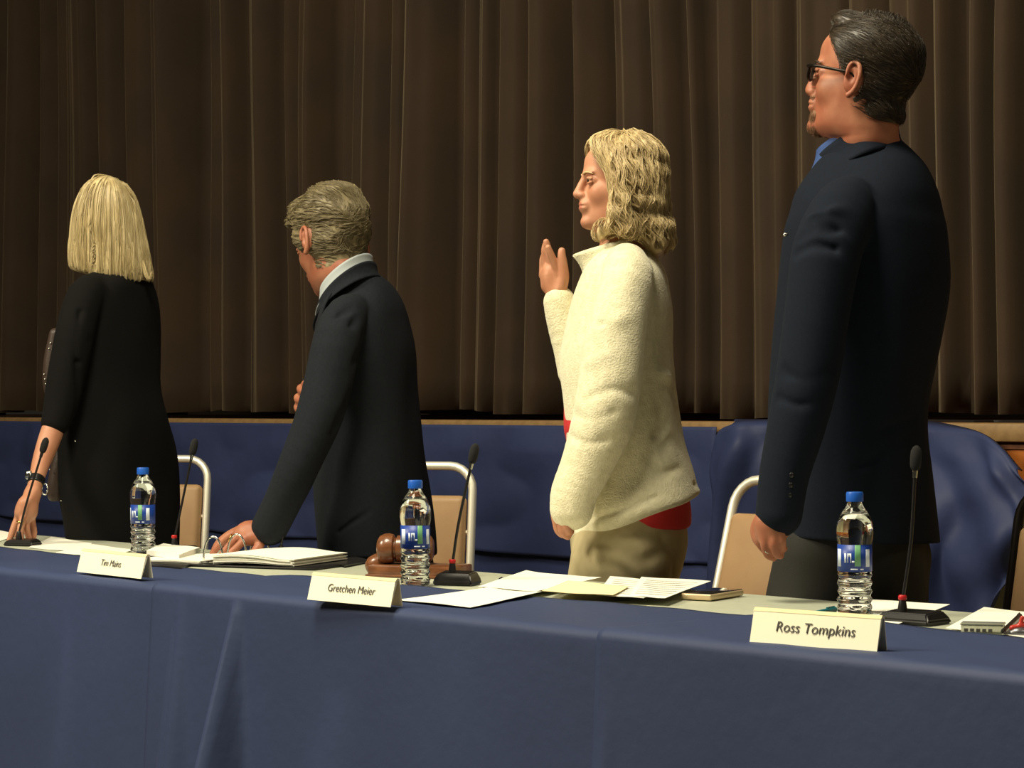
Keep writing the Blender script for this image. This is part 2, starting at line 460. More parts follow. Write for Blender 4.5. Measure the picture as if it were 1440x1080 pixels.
M_['labelwhite'] = mat('white_label_print', rgb(214, 224, 236), 0.5)
M_['labelgreen'] = mat('green_label_print', rgb(110, 170, 120), 0.5)
M_['phonegold'] = mat('pale_gold_case', rgb(214, 190, 150), 0.35, metal=0.3)
M_['screen'] = mat('dark_glass_screen', (0.01, 0.01, 0.012), 0.08)
M_['penblue'] = mat('blue_pen_plastic', rgb(50, 90, 150), 0.3)
M_['teal'] = mat('teal_pen_plastic', rgb(30, 110, 120), 0.35)
M_['gold'] = mat('gold_metal', rgb(236, 196, 110), 0.2, metal=1.0)
M_['silver'] = mat('silver_metal', rgb(220, 220, 210), 0.2, metal=1.0)

# ------------------------------------------------------------------ the setting
SB = 4.9                                   # front of the stage, measured across the room
def quadbox(name, a0, a1, b0, b1, z0, z1, m, kind='structure', parent=None, bev=0.0):
    mb = MB(); M = basis(TV, NV, (0, 0, 1), AB((a0+a1)/2, (b0+b1)/2, (z0+z1)/2))
    mb.bevbox(a1-a0, b1-b0, z1-z0, bev, M)
    o = mb.build(name, m, parent, smooth=bev > 0)
    if kind: o['kind'] = kind
    return o
quadbox('floor', -16, 8, -1.5, 9.6, -0.1, 0.0, M_['floor'])
quadbox('wall_back', -16, 8, 9.6, 9.75, 0, 5.2, M_['wall'])
quadbox('trim_1', -16, 8, SB, 9.6, 1.0, 1.063, M_['stagewood'])         # stage floor
quadbox('trim_2', -16, 8, SB-0.02, SB+0.10, 1.018, 1.068, M_['liptrim'], bev=0.008)   # nosing
quadbox('trim_3', -16, 8, SB+0.005, SB+0.06, 0.84, 1.02, M_['lipwood'])  # fascia
quadbox('trim_4', -16, 8, SB+0.01, SB+0.05, 0.0, 0.84, M_['cream'])      # stage face

# curtain: pleats with their valleys where the photo shows the dark gaps
CB = 5.75
def curtain(name, x0, x1, valleys, b, zbot, ztop, label, seed, amp=0.085):
    rg = np.random.RandomState(seed)
    A0, A1 = a_at(x0, b), a_at(x1, b)
    va = np.array([a_at(x, b) for x, _ in valleys]); vs = np.array([s for _, s in valleys])
    nA = int((A1-A0)/0.006); nz = 36
    aa = np.linspace(A0, A1, nA)
    d = np.zeros(nA)
    for i, a in enumerate(aa):
        j = np.searchsorted(va, a)
        if j == 0 or j == len(va): d[i] = 0.02*math.sin(a*14); continue
        l, r = va[j-1], va[j]; t = (a-l)/(r-l)
        w = r-l; ss = lambda q: (lambda c: c*c*(3-2*c))(min(1, max(0, q)))
        gl, gr = .05*vs[j-1]**2, .05*vs[j]**2
        q = min(1, max(0, (t*w-gl)/max(w-gl-gr, .02)))
        hgt = (1-abs(2*q-1)**2.6)**0.62                   # round ridge between sharp valleys
        edge = vs[j-1]*(1-t)+vs[j]*t
        d[i] = hgt*min(amp*2.7, 1.0*w)*(0.35+0.85*edge)+0.010*math.sin(a*55+seed)*hgt+0.006*math.sin(a*97+2)*hgt
    zz = np.linspace(zbot, ztop, nz)
    V = []; ph = rg.uniform(0, 6.28, 4)
    for k, z in enumerate(zz):
        u = (z-zbot)/(ztop-zbot)
        sh = 0.012*np.sin(z*1.7+aa*3+ph[0])+0.006*np.sin(z*3.1+aa*5+ph[1])
        dd = d*(0.9+0.12*np.sin(z*1.3+aa*2.0+ph[2]))
        zo = 0.012*np.sin(aa*4+ph[3])*(1-u)+0.006*np.sin(aa*11)*(1-u)
        pts = TV[None]*(aa+sh)[:, None]+NV[None]*(b-dd)[:, None]; pts[:, 2] = z+zo
        V.append(pts)
    V = np.stack(V, 0).reshape(-1, 3)
    I = np.arange(nz-1)[:, None]*nA+np.arange(nA-1)[None]
    Fq = np.stack([I, I+1, I+nA+1, I+nA], -1).reshape(-1, 4).astype(np.int32)
    o = meshobj(name, V, Fq, M_['curtain'])
    md = o.modifiers.new('thick', 'SOLIDIFY'); md.thickness = 0.004; md.offset = 0
    return tag(o, label, 'curtain', 'stage curtains')
vl = [(-60, .6), (-20, .7), (5, .8), (34, .3), (73, 1), (97, .3), (124, .3), (170, 1), (208, .5), (258, .9), (306, 1), (330, .1), (364, .9), (384, .3),
      (422, 1), (452, .2), (496, 1), (520, .25), (570, .3), (600, .9), (660, .8), (688, .3), (722, 1), (768, .5), (826, 1), (880, .6), (935, .25), (985, .9), (1019, .8)]
vr = [(1012, .8), (1060, .15), (1124, .5), (1200, .2), (1262, .45), (1330, .3), (1378, .9), (1420, .5), (1470, .8), (1520, .5), (1580, .8), (1650, .4), (1730, .9), (1830, .5), (1940, .9), (2080, .5), (2250, .9)]
curtain('stage_curtain', -70, 1021, vl, CB, 1.086, 5.6, 'brown pleated stage curtain hanging behind the three people on the left', 3)
curtain('stage_curtain', 1016, 2260, vr, CB-0.10, 1.082, 5.6, 'flatter brown stage curtain panel behind the tall man in the blazer', 5, amp=0.045)

# ------------------------------------------------------------------ folding tables and their cloths
ZT = TZ
def table(a0, a1, label):
    t = empty('folding_table', AB((a0+a1)/2, 2.935, 0), -ANG, label, 'table', 'folding tables end to end')
    quadbox('table_top', a0, a1, 2.56, 3.31, ZT-0.035, ZT, M_['top'], None, t, bev=0.008)
    for da in (0.22, (a1-a0)-0.22):
        for b in (2.68, 3.19):
            MB().tube([AB(a0+da, b, 0.0), AB(a0+da, b, ZT-0.035)], 0.013, 12).build('leg', M_['darkmetal'], t)
        MB().tube([AB(a0+da, 2.68, .25), AB(a0+da, 3.19, .25)], 0.010, 10).build('brace', M_['darkmetal'], t)
table(-6.75, -4.925, 'light grey folding table at the far left under the blue cloth')
table(-4.92, -3.095, 'light grey folding table in the middle below the gavel and binder')
table(-3.09, -1.265, 'light grey folding table at the right below the phone and loose papers')
def table_cloth(a0, a1, rear, label, seed, lift, folds):
    rg = np.random.RandomState(seed); ph = rg.uniform(0, 6.28, 8)
    nA = int((a1-a0)/0.012); aa = np.linspace(a0, a1, nA)
    rb = np.interp(aa, [r[0] for r in rear], [r[1] for r in rear])+0.004*np.sin(aa*9+ph[0])
    fb = 2.545-lift
    prof = []                                            # (kind, t)
    for t in np.linspace(0, 1, 16): prof.append(('top', t))
    for t in np.linspace(0.1, 1, 6): prof.append(('turn', t))
    for t in np.linspace(0.02, 1, 46): prof.append(('drop', t))
    V = []
    for k, t in prof:
        P = np.zeros((nA, 3))
        if k == 'top':
            b = rb*(1-t)+(fb+0.012)*t; z = np.full(nA, ZT+0.0025+lift)+0.0012*np.sin(aa*17+b*30+ph[1])**2
        elif k == 'turn':
            an = t*PI/2; b = np.full(nA, fb+0.012-0.018*math.sin(an)); z = np.full(nA, ZT+0.0025+lift-0.018*(1-math.cos(an)))
        else:
            z = np.full(nA, ZT-0.0155+lift-t*(ZT-0.035)); out = np.zeros(nA)
            for (af, w, d, sl, t0) in folds:
                u = (aa-(af+sl*t))/(w*(0.12+1.2*t)); g = np.clip((t-t0)/(0.6), 0, 1)
                out += d*g*np.exp(-np.abs(u)**2.5)
            out += 0.006*t*np.sin(aa*7+ph[2])+0.004*t*np.sin(aa*13+ph[3]+t*2)
            b = fb-0.006-out-0.03*t
        P = TV[None]*aa[:, None]+NV[None]*b[:, None]; P[:, 2] = z; V.append(P)
    n = len(prof); V = np.stack(V, 0).reshape(-1, 3)
    I = np.arange(n-1)[:, None]*nA+np.arange(nA-1)[None]
    Fq = np.stack([I, I+1, I+nA+1, I+nA], -1).reshape(-1, 4).astype(np.int32)
    o = meshobj('tablecloth', V, Fq, M_['cloth'])
    md = o.modifiers.new('thick', 'SOLIDIFY'); md.thickness = 0.0015; md.offset = 1
    return tag(o, label, 'tablecloth', 'blue cloths over the front of the tables')
def ra(pxs):                                             # rear edge from picture columns on the table plane
    return [ab_of(TP(x, y)) for x, y in pxs]
aL = a_at(255, 2.5); aM = a_at(838, 2.5)
table_cloth(-6.7, aL, ra([(-200, 748), (0, 770), (110, 783), (210, 796), (320, 806)]), 'blue tablecloth hanging over the table front at the far left', 1, 0.0,
            [(aL-0.5, .05, .02, 0, .1), (aL-0.08, .05, .03, 0, .0), (aL-1.1, .06, .02, 0, .2)])
table_cloth(a_at(192, 2.5), aM, ra([(180, 795), (330, 807), (430, 813), (560, 826), (630, 832), (700, 838), (770, 845), (838, 850)]), 'blue tablecloth with a peaked fold hanging below the middle name sign', 2, 0.003,
            [(a_at(312, 2.5), .055, .10, .0, -.05), (a_at(235, 2.5), .05, .03, 0, .0), (a_at(470, 2.5), .10, .02, -.1, .2)])
table_cloth(a_at(818, 2.5), -1.2, ra([(800, 845), (880, 850), (960, 860), (1060, 868), (1150, 874), (1240, 882), (1350, 896), (1460, 906)]), 'smooth blue tablecloth hanging below the rightmost name sign', 3, 0.006,
            [(a_at(835, 2.5), .04, .02, 0, .1), (-2.0, .12, .02, 0, .2)])

# stage skirt: flat blue sheets pinned along the stage edge
def sheet(name, a0, a1, b, z0, z1, label, seed, m, over=True, wr=1.0, tilt=0.0):
    rg = np.random.RandomState(seed); ph = rg.uniform(0, 6.28, 10)
    nA = int((a1-a0)/0.02); nz = 40; aa = np.linspace(a0, a1, nA); V = []
    if over:
        P = TV[None]*aa[:, None]+NV[None]*(SB+0.05); P[:, 2] = z1+0.003; V.append(P)
        P = TV[None]*aa[:, None]+NV[None]*(SB-0.012); P[:, 2] = z1+0.003; V.append(P)
    for t in np.linspace(0, 1, nz):
        out = wr*(0.010*np.sin(aa*5+ph[0]+t)+0.008*np.sin(aa*11+ph[1]-3*t)+0.006*np.sin(aa*3+t*5+ph[2])*t+0.007*np.sin(aa*7.3+t*9+ph[3]))
        bb = b-np.abs(out)*min(1, t*4+0.2)-tilt*t
        P = TV[None]*aa[:, None]+NV[None]*bb[:, None]; P[:, 2] = z1-t*(z1-z0)+0.006*np.sin(aa*4+ph[4])*t; V.append(P)
    n = len(V); V = np.stack(V, 0).reshape(-1, 3)
    I = np.arange(n-1)[:, None]*nA+np.arange(nA-1)[None]
    Fq = np.stack([I, I+1, I+nA+1, I+nA], -1).reshape(-1, 4).astype(np.int32)
    o = meshobj(name, V, Fq, m)
    md = o.modifiers.new('thick', 'SOLIDIFY'); md.thickness = 0.002; md.offset = 0
    return tag(o, label, 'stage skirt')
a2 = a_at(1012, SB)
sheet('stage_skirt', -14, a2+0.02, SB-0.03, 0.64, 1.052, 'upper blue skirt sheet pinned along the stage edge left of the tall man', 1, M_['cloth_b'], over=False)
sheet('stage_skirt', -14, a2+0.1, SB-0.018, 0.02, 0.70, 'lower blue skirt sheet reaching the floor in front of the stage', 2, M_['cloth_b'], over=False, wr=0.3)
# the last skirt sheet is bunched and hangs forward at its right end
def bunched():
    S = SB-0.06
    rows = []                                            # each row: list of (x, y, distance in front of the stage)
    top = [(1001, 640, .02), (1012, 608, .05), (1036, 599, .07), (1075, 599, .03), (1150, 600, .02), (1230, 602, .02), (1310, 605, .03), (1372, 610, .05), (1400, 628, .09), (1432, 662, .10)]
    r2 = [(1000, 690, .03), (1010, 660, .08), (1036, 645, .10), (1075, 640, .05), (1150, 645, .04), (1230, 650, .03), (1310, 655, .05), (1368, 662, .09), (1406, 676, .12), (1444, 694, .12)]
    r3 = [(996, 760, .03), (1008, 740, .07), (1034, 730, .06), (1075, 725, .05), (1150, 725, .04), (1230, 720, .05), (1300, 715, .10), (1355, 720, .08), (1410, 735, .15), (1440, 742, .13)]
    r4 = [(992, 820, .04), (1005, 810, .06), (1034, 800, .05), (1075, 800, .05), (1150, 795, .05), (1230, 780, .08), (1290, 770, .14), (1340, 780, .07), (1395, 795, .14), (1424, 802, .12)]
    r5 = [(990, 900, .05), (1005, 900, .05), (1034, 900, .05), (1075, 900, .05), (1150, 890, .06), (1225, 870, .10), (1280, 850, .12), (1335, 856, .05), (1378, 860, .12), (1398, 862, .10)]
    r6 = [(990, 980, .05), (1005, 980, .05), (1034, 980, .05), (1075, 980, .05), (1150, 980, .06), (1225, 970, .10), (1270, 960, .12), (1320, 960, .05), (1350, 965, .12), (1375, 965, .10)]
    R = [cr([W(x, y, (S-d)/(NV[0]*(x-720)/F+NV[1])) for x, y, d in r], 90) for r in (top, r2, r3, r4, r5, r6)]
    R = np.array(R); nz = 60; V = np.zeros((nz, 90, 3))
    for j in range(90): V[:, j] = cr(R[:, j], nz)
    u = np.linspace(0, 1, 90)[None]; t = np.linspace(0, 1, nz)[:, None]
    wv = 0.011*np.sin(26*u+9*t+2*np.sin(5*t))+0.010*np.sin(40*u-18*t)*u+0.014*np.sin(14*t+22*u)*np.clip(u*2-0.9, 0, 1)
    V = V-NV[None, None]*(wv*np.minimum(1, t*5+0.2))[..., None]
    g = np.clip((72-np.arange(90))/22, 0, 1)[None, :, None]; g = g*g*(3-2*g); lip = V[:1]+NV*(0.02+0.08*g); lip[..., 2] = lip[..., 2]*(1-g[..., 0])+1.074*g[..., 0]
    mid = V[:1]+np.array([0, 0, 0.004])
    V = np.concatenate([lip, mid, V[1:]]); nz = len(V)
    I = np.arange(nz-1)[:, None]*90+np.arange(89)[None]
    o = meshobj('stage_skirt', V.reshape(-1, 3), np.stack([I, I+1, I+91, I+90], -1).reshape(-1, 4).astype(np.int32), M_['cloth_b'])
    md = o.modifiers.new('thick', 'SOLIDIFY'); md.thickness = 0.003; md.offset = 0
    tag(o, 'bunched end of the blue skirt hanging off the stage edge behind the tall man', 'stage skirt')
bunched()
MB().tube([W(1278, 586, 6.9), W(1320, 583, 7.0), W(1352, 590, 6.9), W(1376, 593, 6.6), W(1404, 591, 6.7), W(1440, 594, 6.7)], 0.006, 8).build('cable', M_['black'])
tag(bpy.data.objects['cable'], 'thin black cable lying on the stage floor beyond the tall man', 'cable')
bpy.data.objects.remove(bpy.data.objects['cable'])
cb = MB().tube(cr([TV*a+NV*b+np.array([0, 0, 1.069]) for a, b in [(a_at(1285, 5.45), 5.45), (a_at(1330, 5.3), 5.3), (a_at(1360, 5.1), 5.12), (a_at(1400, 5.25), 5.25), (a_at(1450, 5.2), 5.2)]], 30), 0.005, 8).build('cable', M_['black'])
tag(cb, 'thin black cable lying on the stage floor to the right of the tall man', 'cable')

# ------------------------------------------------------------------ banquet chairs
def chair(loc, rz, zt, label, frame='chrome', pad='vinyl', w=0.40, rake=0.2, first=[None]):
    root = empty('banquet_chair', loc, rz, label, 'chair', 'banquet chairs behind the tables')
    Mx = Matrix.Translation(Vector([float(q) for q in loc])) @ Matrix.Rotation(rz, 4, 'Z')
    L = lambda x, y, z: Mx @ Vector((x, y, z))
    # local: +y is the back of the chair, seat towards -y
    h = w/2; r = 0.07; zt_ = zt
    yb = lambda z: 0.17+max(0, z-0.45)*rake
    pts = [(-h, yb(.0)+.05, 0.0), (-h, yb(.2)+.02, .22), (-h, yb(.45), .45), (-h, yb(.7), .7), (-h, yb(zt_-r), zt_-r)]
    for k in range(1, 7):
        a = k/6*PI/2; pts.append((-h+r*(1-math.cos(a)), yb(zt_-r+r*math.sin(a)), zt_-r+r*math.sin(a)))
    pts2 = [(-x, y, z) for x, y, z in pts[::-1]]
    MB().tube([L(*p) for p in pts+pts2], 0.0125, 14).build('back_frame', M_[frame], root)
    for sx in (-1, 1):
        MB().tube([L(sx*h, -0.22, 0), L(sx*h, -0.19, .42), L(sx*h*.98, -0.10, .44), L(sx*h, 0.16, .44)], 0.011, 12).build('leg', M_[frame], root)
    # seat cushion and backrest pad
    bm = MB(); bm.bevbox(w-0.0, 0.42, 0.07, 0.028, Mx @ Matrix.Translation((0, -0.02, 0.475)), 4); bm.build('seat', M_[pad], root, sharp=0)
    c = math.atan(rake); zc = (0.52+zt_-0.085)/2; hh = (zt_-0.085-0.52)
    m2 = Mx @ Matrix.Translation((0, yb(zc)-0.005, zc)) @ Matrix.Rotation(-c, 4, 'X')
    bm = MB(); bm.bevbox(w-0.03, 0.045, hh/math.cos(c), 0.020, m2, 4); bm.build('backrest', M_[pad], root, sharp=0)
    for z in (0.60, zt_-0.19):
        for sx in (-1, 1):
            MB().tube([L(sx*(h-0.035), yb(z)+0.004, z), L(sx*(h+0.004), yb(z), z)], 0.008, 8).build('bolt', M_[frame], root)
    return root
def chair_at(xp, b, rz, zt, label, side=1, w=0.40, **k):
    a = a_at(xp, b); p = TV*a+NV*b
    ax = np.array([math.cos(rz), math.sin(rz), 0]); c = p-ax*side*(w/2+0.012)-np.array([-math.sin(rz), math.cos(rz), 0])*0.26
    c[2] = 0; return chair(c, rz, zt, label, w=w, **k)
chair_at(303, 4.25, math.radians(-14), 0.939, 'tan banquet chair with pale metal frame beside the leaning woman in black', rake=0.12)
chair_at(676, 4.25, math.radians(-16), 0.941, 'tan banquet chair with pale metal frame behind the gavel', rake=0.12)
chair_at(1014, 4.20, math.radians(-46), 0.925, 'tan banquet chair whose back shows left of the tall man\'s hand', side=-1, rake=0.30, w=0.44)
chair_at(1427, 4.25, math.radians(-46), 0.925, 'tan banquet chair with dark frame cut off by the right edge', side=-1, rake=0.22, frame='darkmetal')

# ------------------------------------------------------------------ water bottles
def bottle_master(loc, label):
    root = empty('water_bottle', loc, 0, label, 'bottle', 'half-litre water bottles on the table')
    M = Matrix.Translation(Vector([float(q) for q in loc]))
    R = 0.0315
    prof = [(0.0, .004), (0.012, .003), (0.022, .0005), (0.028, .002), (R-.001, .008)]
    for i in range(30):
        z = .010+i*(.064/29); prof.append((R-0.0022+0.0016*math.sin(i*0.95), z))
    prof += [(R-.0018, .077), (R-.0026, .085), (R-.0030, .100), (R-.0026, .115), (R-.0016, .126), (R, .134), (R+.0010, .145), (R+.0006, .155), (R-.0014, .165), (R-.0050, .175), (R-.0105, .184), (R-.0150, .190), (0.0140, .195), (0.0125, .199), (0.0125, .203)]
    def rib(a, z): return 0.028*math.sin(a*6+(1 if int(z/.0164) % 2 else -1)*1.57) if .012 < z < .075 else 0.0
    o1 = MB().lathe(prof, 64, M, rib).build('bottle_shell', M_['glass'], root, sharp=0)
    inner = [(r*0.955, z+0.0015) for r, z in prof if 0.0004 < z < .176 and r > 0.001]
    MB().lathe(inner, 64, M, rib).build('water', M_['water'], root, sharp=0)
    MB().lathe([(0.0150, .2005), (0.0152, .2015), (0.0152, .2150), (0.0140, .2175), (0.002, .2178)], 48, M, lambda a, z: 0.02*math.sin(a*24)).build('cap', M_['cap'], root, sharp=50)
    # wrap-around label, open cylinder with thickness, plus its printed marks
    n = 64
    def arc(z0, z1, a0, a1, r, k):
        v = []; f = []
        for i in range(k+1):
            a = a0+(a1-a0)*i/k
            for (rr, z) in ((r, z0), (r, z1), (r+.0003, z1), (r+.0003, z0)): v.append((rr*math.cos(a), rr*math.sin(a), z))
        for i in range(k):
            for j in range(4): f.append((i*4+j, (i+1)*4+j, (i+1)*4+(j+1) % 4, i*4+(j+1) % 4))
        f.append((0, 1, 2, 3)); f.append((k*4+3, k*4+2, k*4+1, k*4))
        return v, f
    lb = MB(); v, f = arc(.0780, .1255, 0, 2*PI*.999, R-.0012, n); lb.add(v, f, M); lab = lb.build('label', M_['label'], root, sharp=0)
    for nm, mt, rects in (('label_print', 'labelwhite', [(-2.35, -2.22, .112, .126), (-2.15, -2.10, .112, .126), (-2.08, -1.93, .121, .126), (-1.98, -1.92, .112, .126), (-1.88, -1.74, .112, .115), (-1.05, -.75, .106, .132), (-1.95, -1.55, .1015, .1035), (-1.4, -1.2, .1015, .1035), (-3.0, -2.6, .106, .132), (.5, .9, .106, .132), (1.6, 2.2, .112, .126)]),
                          ('label_stripe', 'labelgreen', [(-1.72, -1.38, .107, .1385), (1.2, 1.5, .107, .1385)])):
        for a0, a1, z0, z1 in rects:
            v, f = arc(.078+(z0-.0985)*1.19, .078+(z1-.0985)*1.19-.0002, a0, a1, R-.0008, 6); MB().add(v, f, M).build(nm, M_[mt], lab, sharp=0)
    return root
bt = [((1202, 865), 'water bottle between the rightmost name sign and the tall man', 0.0),
      ((584, 824), 'water bottle standing in front of the gavel block', 0.35),
      ((201, 780), 'water bottle behind the leftmost name sign, in front of the woman in black', -0.1)]
b0 = bottle_master(TP(*bt[0][0], .001), bt[0][1])
for (xy, lab, rz) in bt[1:]:
    c = copy_tree(b0); c.location = Vector(TP(xy[0], xy[1], .001).tolist()); c.rotation_euler.z = rz; c['label'] = lab

# ------------------------------------------------------------------ gooseneck microphones
def mic(base, top, mid, size, label, rz=-ANG, ring=True):
    p = TP(*base, .001) if len(base) == 2 else TP(base[0], base[1], base[2])
    root = empty('microphone', p, 0, label, 'microphone', 'gooseneck microphones on the table')
    l, w, h = size
    R = Matrix.Translation(Vector(p.tolist())) @ Matrix.Rotation(rz, 4, 'Z')
    mb = MB(); k = 0.82
    v = [(-l/2, -w/2, 0), (l/2, -w/2, 0), (l/2, w/2, 0), (-l/2, w/2, 0), (-l/2, -w/2, h*.35), (l/2, -w/2, h*.35), (l/2, w/2, h*.35), (-l/2, w/2, h*.35),
         (-l/2*k, -w/2*.7, h*.85), (l/2*k, -w/2*.7, h*.85), (l/2*k, w/2*.7, h), (-l/2*k, w/2*.7, h)]
    f = [(3, 2, 1, 0), (0, 1, 5, 4), (1, 2, 6, 5), (2, 3, 7, 6), (3, 0, 4, 7), (4, 5, 9, 8), (5, 6, 10, 9), (6, 7, 11, 10), (7, 4, 8, 11), (8, 9, 10, 11)]
    bm = bmesh.new(); vs = [bm.verts.new(q) for q in v]; [bm.faces.new([vs[i] for i in q]) for q in f]
    bmesh.ops.bevel(bm, geom=bm.edges[:], offset=0.0025, segments=2, affect='EDGES'); bm.verts.index_update()
    mb.add([q.co for q in bm.verts], [[q.index for q in g.verts] for g in bm.faces], R); bm.free()
    base_o = mb.build('base', M_['black'], root)
    D = p[1]; q0 = W(top[3], base[1]-0, D) if len(top) > 3 else p
    s0 = np.array([p[0]+top[2], D, TZ+h*.8]); s1 = W(top[0], top[1], D); m_ = W(mid[0], mid[1], D)
    mb = MB(); mb.lathe([(.0085, 0), (.0085, .006), (.006, .022), (.005, .024)], 20, Matrix.Translation(Vector(s0.tolist()))); mb.build('socket', M_['black'], root)
    if ring: MB().lathe([(.0062, .0225), (.0072, .024), (.0072, .029), (.0058, .031)], 20, Matrix.Translation(Vector(s0.tolist()))).build('indicator_ring', M_['red'], root)
    pts = cr([s0+[0, 0, .02], m_, s1], 24); MB().tube(pts, 0.0030, 10).build('gooseneck', M_['black'], root, sharp=0)
    d = pts[-1]-pts[-3]; d /= np.linalg.norm(d); e = pts[-1]
    MB().tube([e-d*.012, e+d*.004], [.0040, .0048], 14).build('collar', M_['silver'] if ring else M_['black'], root)
    MB().tube([e+d*t for t in (0, .003, .009, .022, .034, .040, .043)], [.004, .0075, .0095, .0100, .0092, .006, .002], 18).build('foam_windscreen', M_['foam'], root, sharp=0)
    return root
mic((1284, 876), (1287, 662, -.018), (1281, 760), (.105, .075, .022), 'gooseneck microphone in front of the tall man, right of the rightmost name sign', rz=-.75)
mic((643, 822), (663, 652, -.010), (645, 735), (.085, .062, .028), 'gooseneck microphone beside the water bottle at the gavel', rz=-.35)
mic((254, 777), (270, 640, -.016), (255, 712), (.085, .06, .018), 'gooseneck microphone in front of the first tan chair, behind the leftmost name sign', rz=-.3)
mic((32, 767), (59, 637, -.010), (38, 705), (.085, .06, .018), 'gooseneck microphone in front of the hand of the woman in black', rz=-.3, ring=False)
mic((395, 788), (424, 600, .0), (408, 690), (.05, .045, .016), 'gooseneck microphone rising in front of the bending man\'s dark sleeve', rz=-.3, ring=False)

# ------------------------------------------------------------------ name signs
def sign(bl, br, h, text, label, size):
    A, B = TP(*bl, .0085), TP(*br, .0085); w = np.linalg.norm(B-A); x = (B-A)/w; n = np.cross([0, 0, 1.0], x)
    root = empty('name_sign', (A+B)/2, 0, label, 'name sign', 'folded name cards on the tablecloth')
    M = basis(x, n, (0, 0, 1), (A+B)/2)
    lean = 0.012; t = 0.0015; dd = 0.030
    def pr(poly): return poly
    prof = [(0, 0), (lean, h-.004), (lean+.004, h), (lean+.010, h-.001), (dd, 0), (dd-t, 0), (lean+.009, h-.004), (lean+.005, h-.004), (t, 0)]
    v = []; f = []; k = len(prof)
    for sx in (-w/2, w/2):
        for (y, z) in prof: v.append((sx, y, z))
    for i in range(k): f.append((i, (i+1) % k, k+(i+1) % k, k+i))
    f += [tuple(range(k)), tuple(range(k, 2*k))[::-1]]
    MB().add(v, f, M).build('card', M_['sign'], root, smooth=False)
    MB().add([(-w/2-.0005, lean-.0006, h-.0045), (w/2+.0005, lean-.0006, h-.0045), (w/2+.0005, lean+.0038, h+.0008), (-w/2-.0005, lean+.0038, h+.0008), (-w/2-.0005, lean+.010, h), (w/2+.0005, lean+.010, h)],
             [(0, 1, 2, 3), (3, 2, 5, 4), (0, 3, 4), (1, 5, 2), (0, 4, 5, 1)], M).build('fold', M_['signedge'], root, smooth=False)
    cu = bpy.data.curves.new('lettering', 'FONT'); cu.body = text; cu.size = size; cu.align_x = 'CENTER'; cu.align_y = 'CENTER'; cu.extrude = 0.0002; cu.shear = 0.12; cu.offset = -0.0001
    o = bpy.data.objects.new('lettering', cu); COL.objects.link(o)
    a = math.atan2(lean, h-.004)
    dg = bpy.context.evaluated_depsgraph_get(); me = bpy.data.meshes.new_from_object(o.evaluated_get(dg)); bpy.data.objects.remove(o)
    me.materials.clear(); me.materials.append(M_['ink'])
    Mt = M @ Matrix.Translation((0.002, lean*.52-.0009, h*.50)) @ Matrix.Rotation(PI/2-a, 4, 'X')
    me.transform(Mt); o = bpy.data.objects.new('lettering', me); COL.objects.link(o); o.parent = root; o.matrix_parent_inverse = world_of(root).inverted()
sign((1054, 903), (1233, 917), .0520, 'Ross Tompkins', 'largest cream name sign, folded card at the right of the table before a bottle', .0225)
sign((432, 843), (549, 854), .0500, 'Gretchen Meier', 'middle cream name sign, folded card in front of the gavel block', .0205)
sign((108, 804), (198, 814), .0500, 'Tim Mains', 'leftmost cream name sign, the smallest folded card on the table', .0205)

# ------------------------------------------------------------------ papers
def paper(name, px, dz, th, label, m='paper', cat='paper', group=None, curl=0.0, lines=None, parent=None, wob=0.0006):
    c = [TP(x, y) for x, y in px]
    n, k = 26, 18; V = np.zeros((n, k, 3))
    for i in range(n):
        for j in range(k):
            u, v = i/(n-1), j/(k-1)
            V[i, j] = (c[0]*(1-u)+c[1]*u)*(1-v)+(c[3]*(1-u)+c[2]*u)*v
            V[i, j, 2] = TZ+dz+curl*(abs(2*u-1)**3)*(v**2)+wob*(1+math.sin(u*7+v*4+px[0][0]))
    T = V.copy(); T[..., 2] += th; X = np.concatenate([V.reshape(-1, 3), T.reshape(-1, 3)]); o = n*k; f = []
    for i in range(n-1):
        for j in range(k-1):
            a = i*k+j; f += [(a, a+1, a+k+1, a+k), (o+a, o+a+k, o+a+k+1, o+a+1)]
    for i in range(n-1):
        a = i*k; f.append((a, a+k, o+a+k, o+a)); a = i*k+k-1; f.append((a, o+a, o+a+k, a+k))
    for j in range(k-1):
        a = j; f.append((a, o+a, o+a+1, a+1)); a = (n-1)*k+j; f.append((a, a+1, o+a+1, o+a))
    ob = meshobj(name, X, f, M_[m], parent, True)
    for p in ob.data.polygons: p.use_smooth = False
    if label: tag(ob, label, cat, group)
    if lines:
        mb = MB()
        for (u0, u1, v0, dv) in lines:
            q = []
            for uu, vv in ((u0, v0), (u1, v0), (u1, v0+dv), (u0, v0+dv)):
                p = (c[0]*(1-uu)+c[1]*uu)*(1-vv)+(c[3]*(1-uu)+c[2]*uu)*vv
                q.append((p[0], p[1], TZ+dz+th+2*wob+.0003+curl*(abs(2*uu-1)**3)*(vv**2)))
            mb.add(q, [(0, 1, 2, 3)])
        mb.build('printed_lines', M_['faint'], ob, smooth=False)
    return ob
G = 'loose sheets of paper on the table'
ln = [(.1, .9, .12+.1*i, .018) for i in range(8)]
paper('paper_sheet', [(-60, 762), (-20, 768), (30, 752), (-8, 746)], .001, .0008, 'white sheet at the left edge of the table', group=G)
paper('paper_sheet', [(40, 771), (108, 777), (130, 765), (72, 756)], .001, .0008, 'white sheet under the mic beside the hand of the woman in black', group=G)
paper('paper_sheet', [(78, 779), (150, 785), (190, 775), (128, 767)], .0022, .0008, 'white sheet behind the leftmost name sign', group=G)
paper('paper_sheet', [(206, 786), (252, 793), (281, 782), (230, 776)], .009, .012, 'thick stack of white pages right of the leftmost bottle', group=None, cat='paper stack', lines=None)
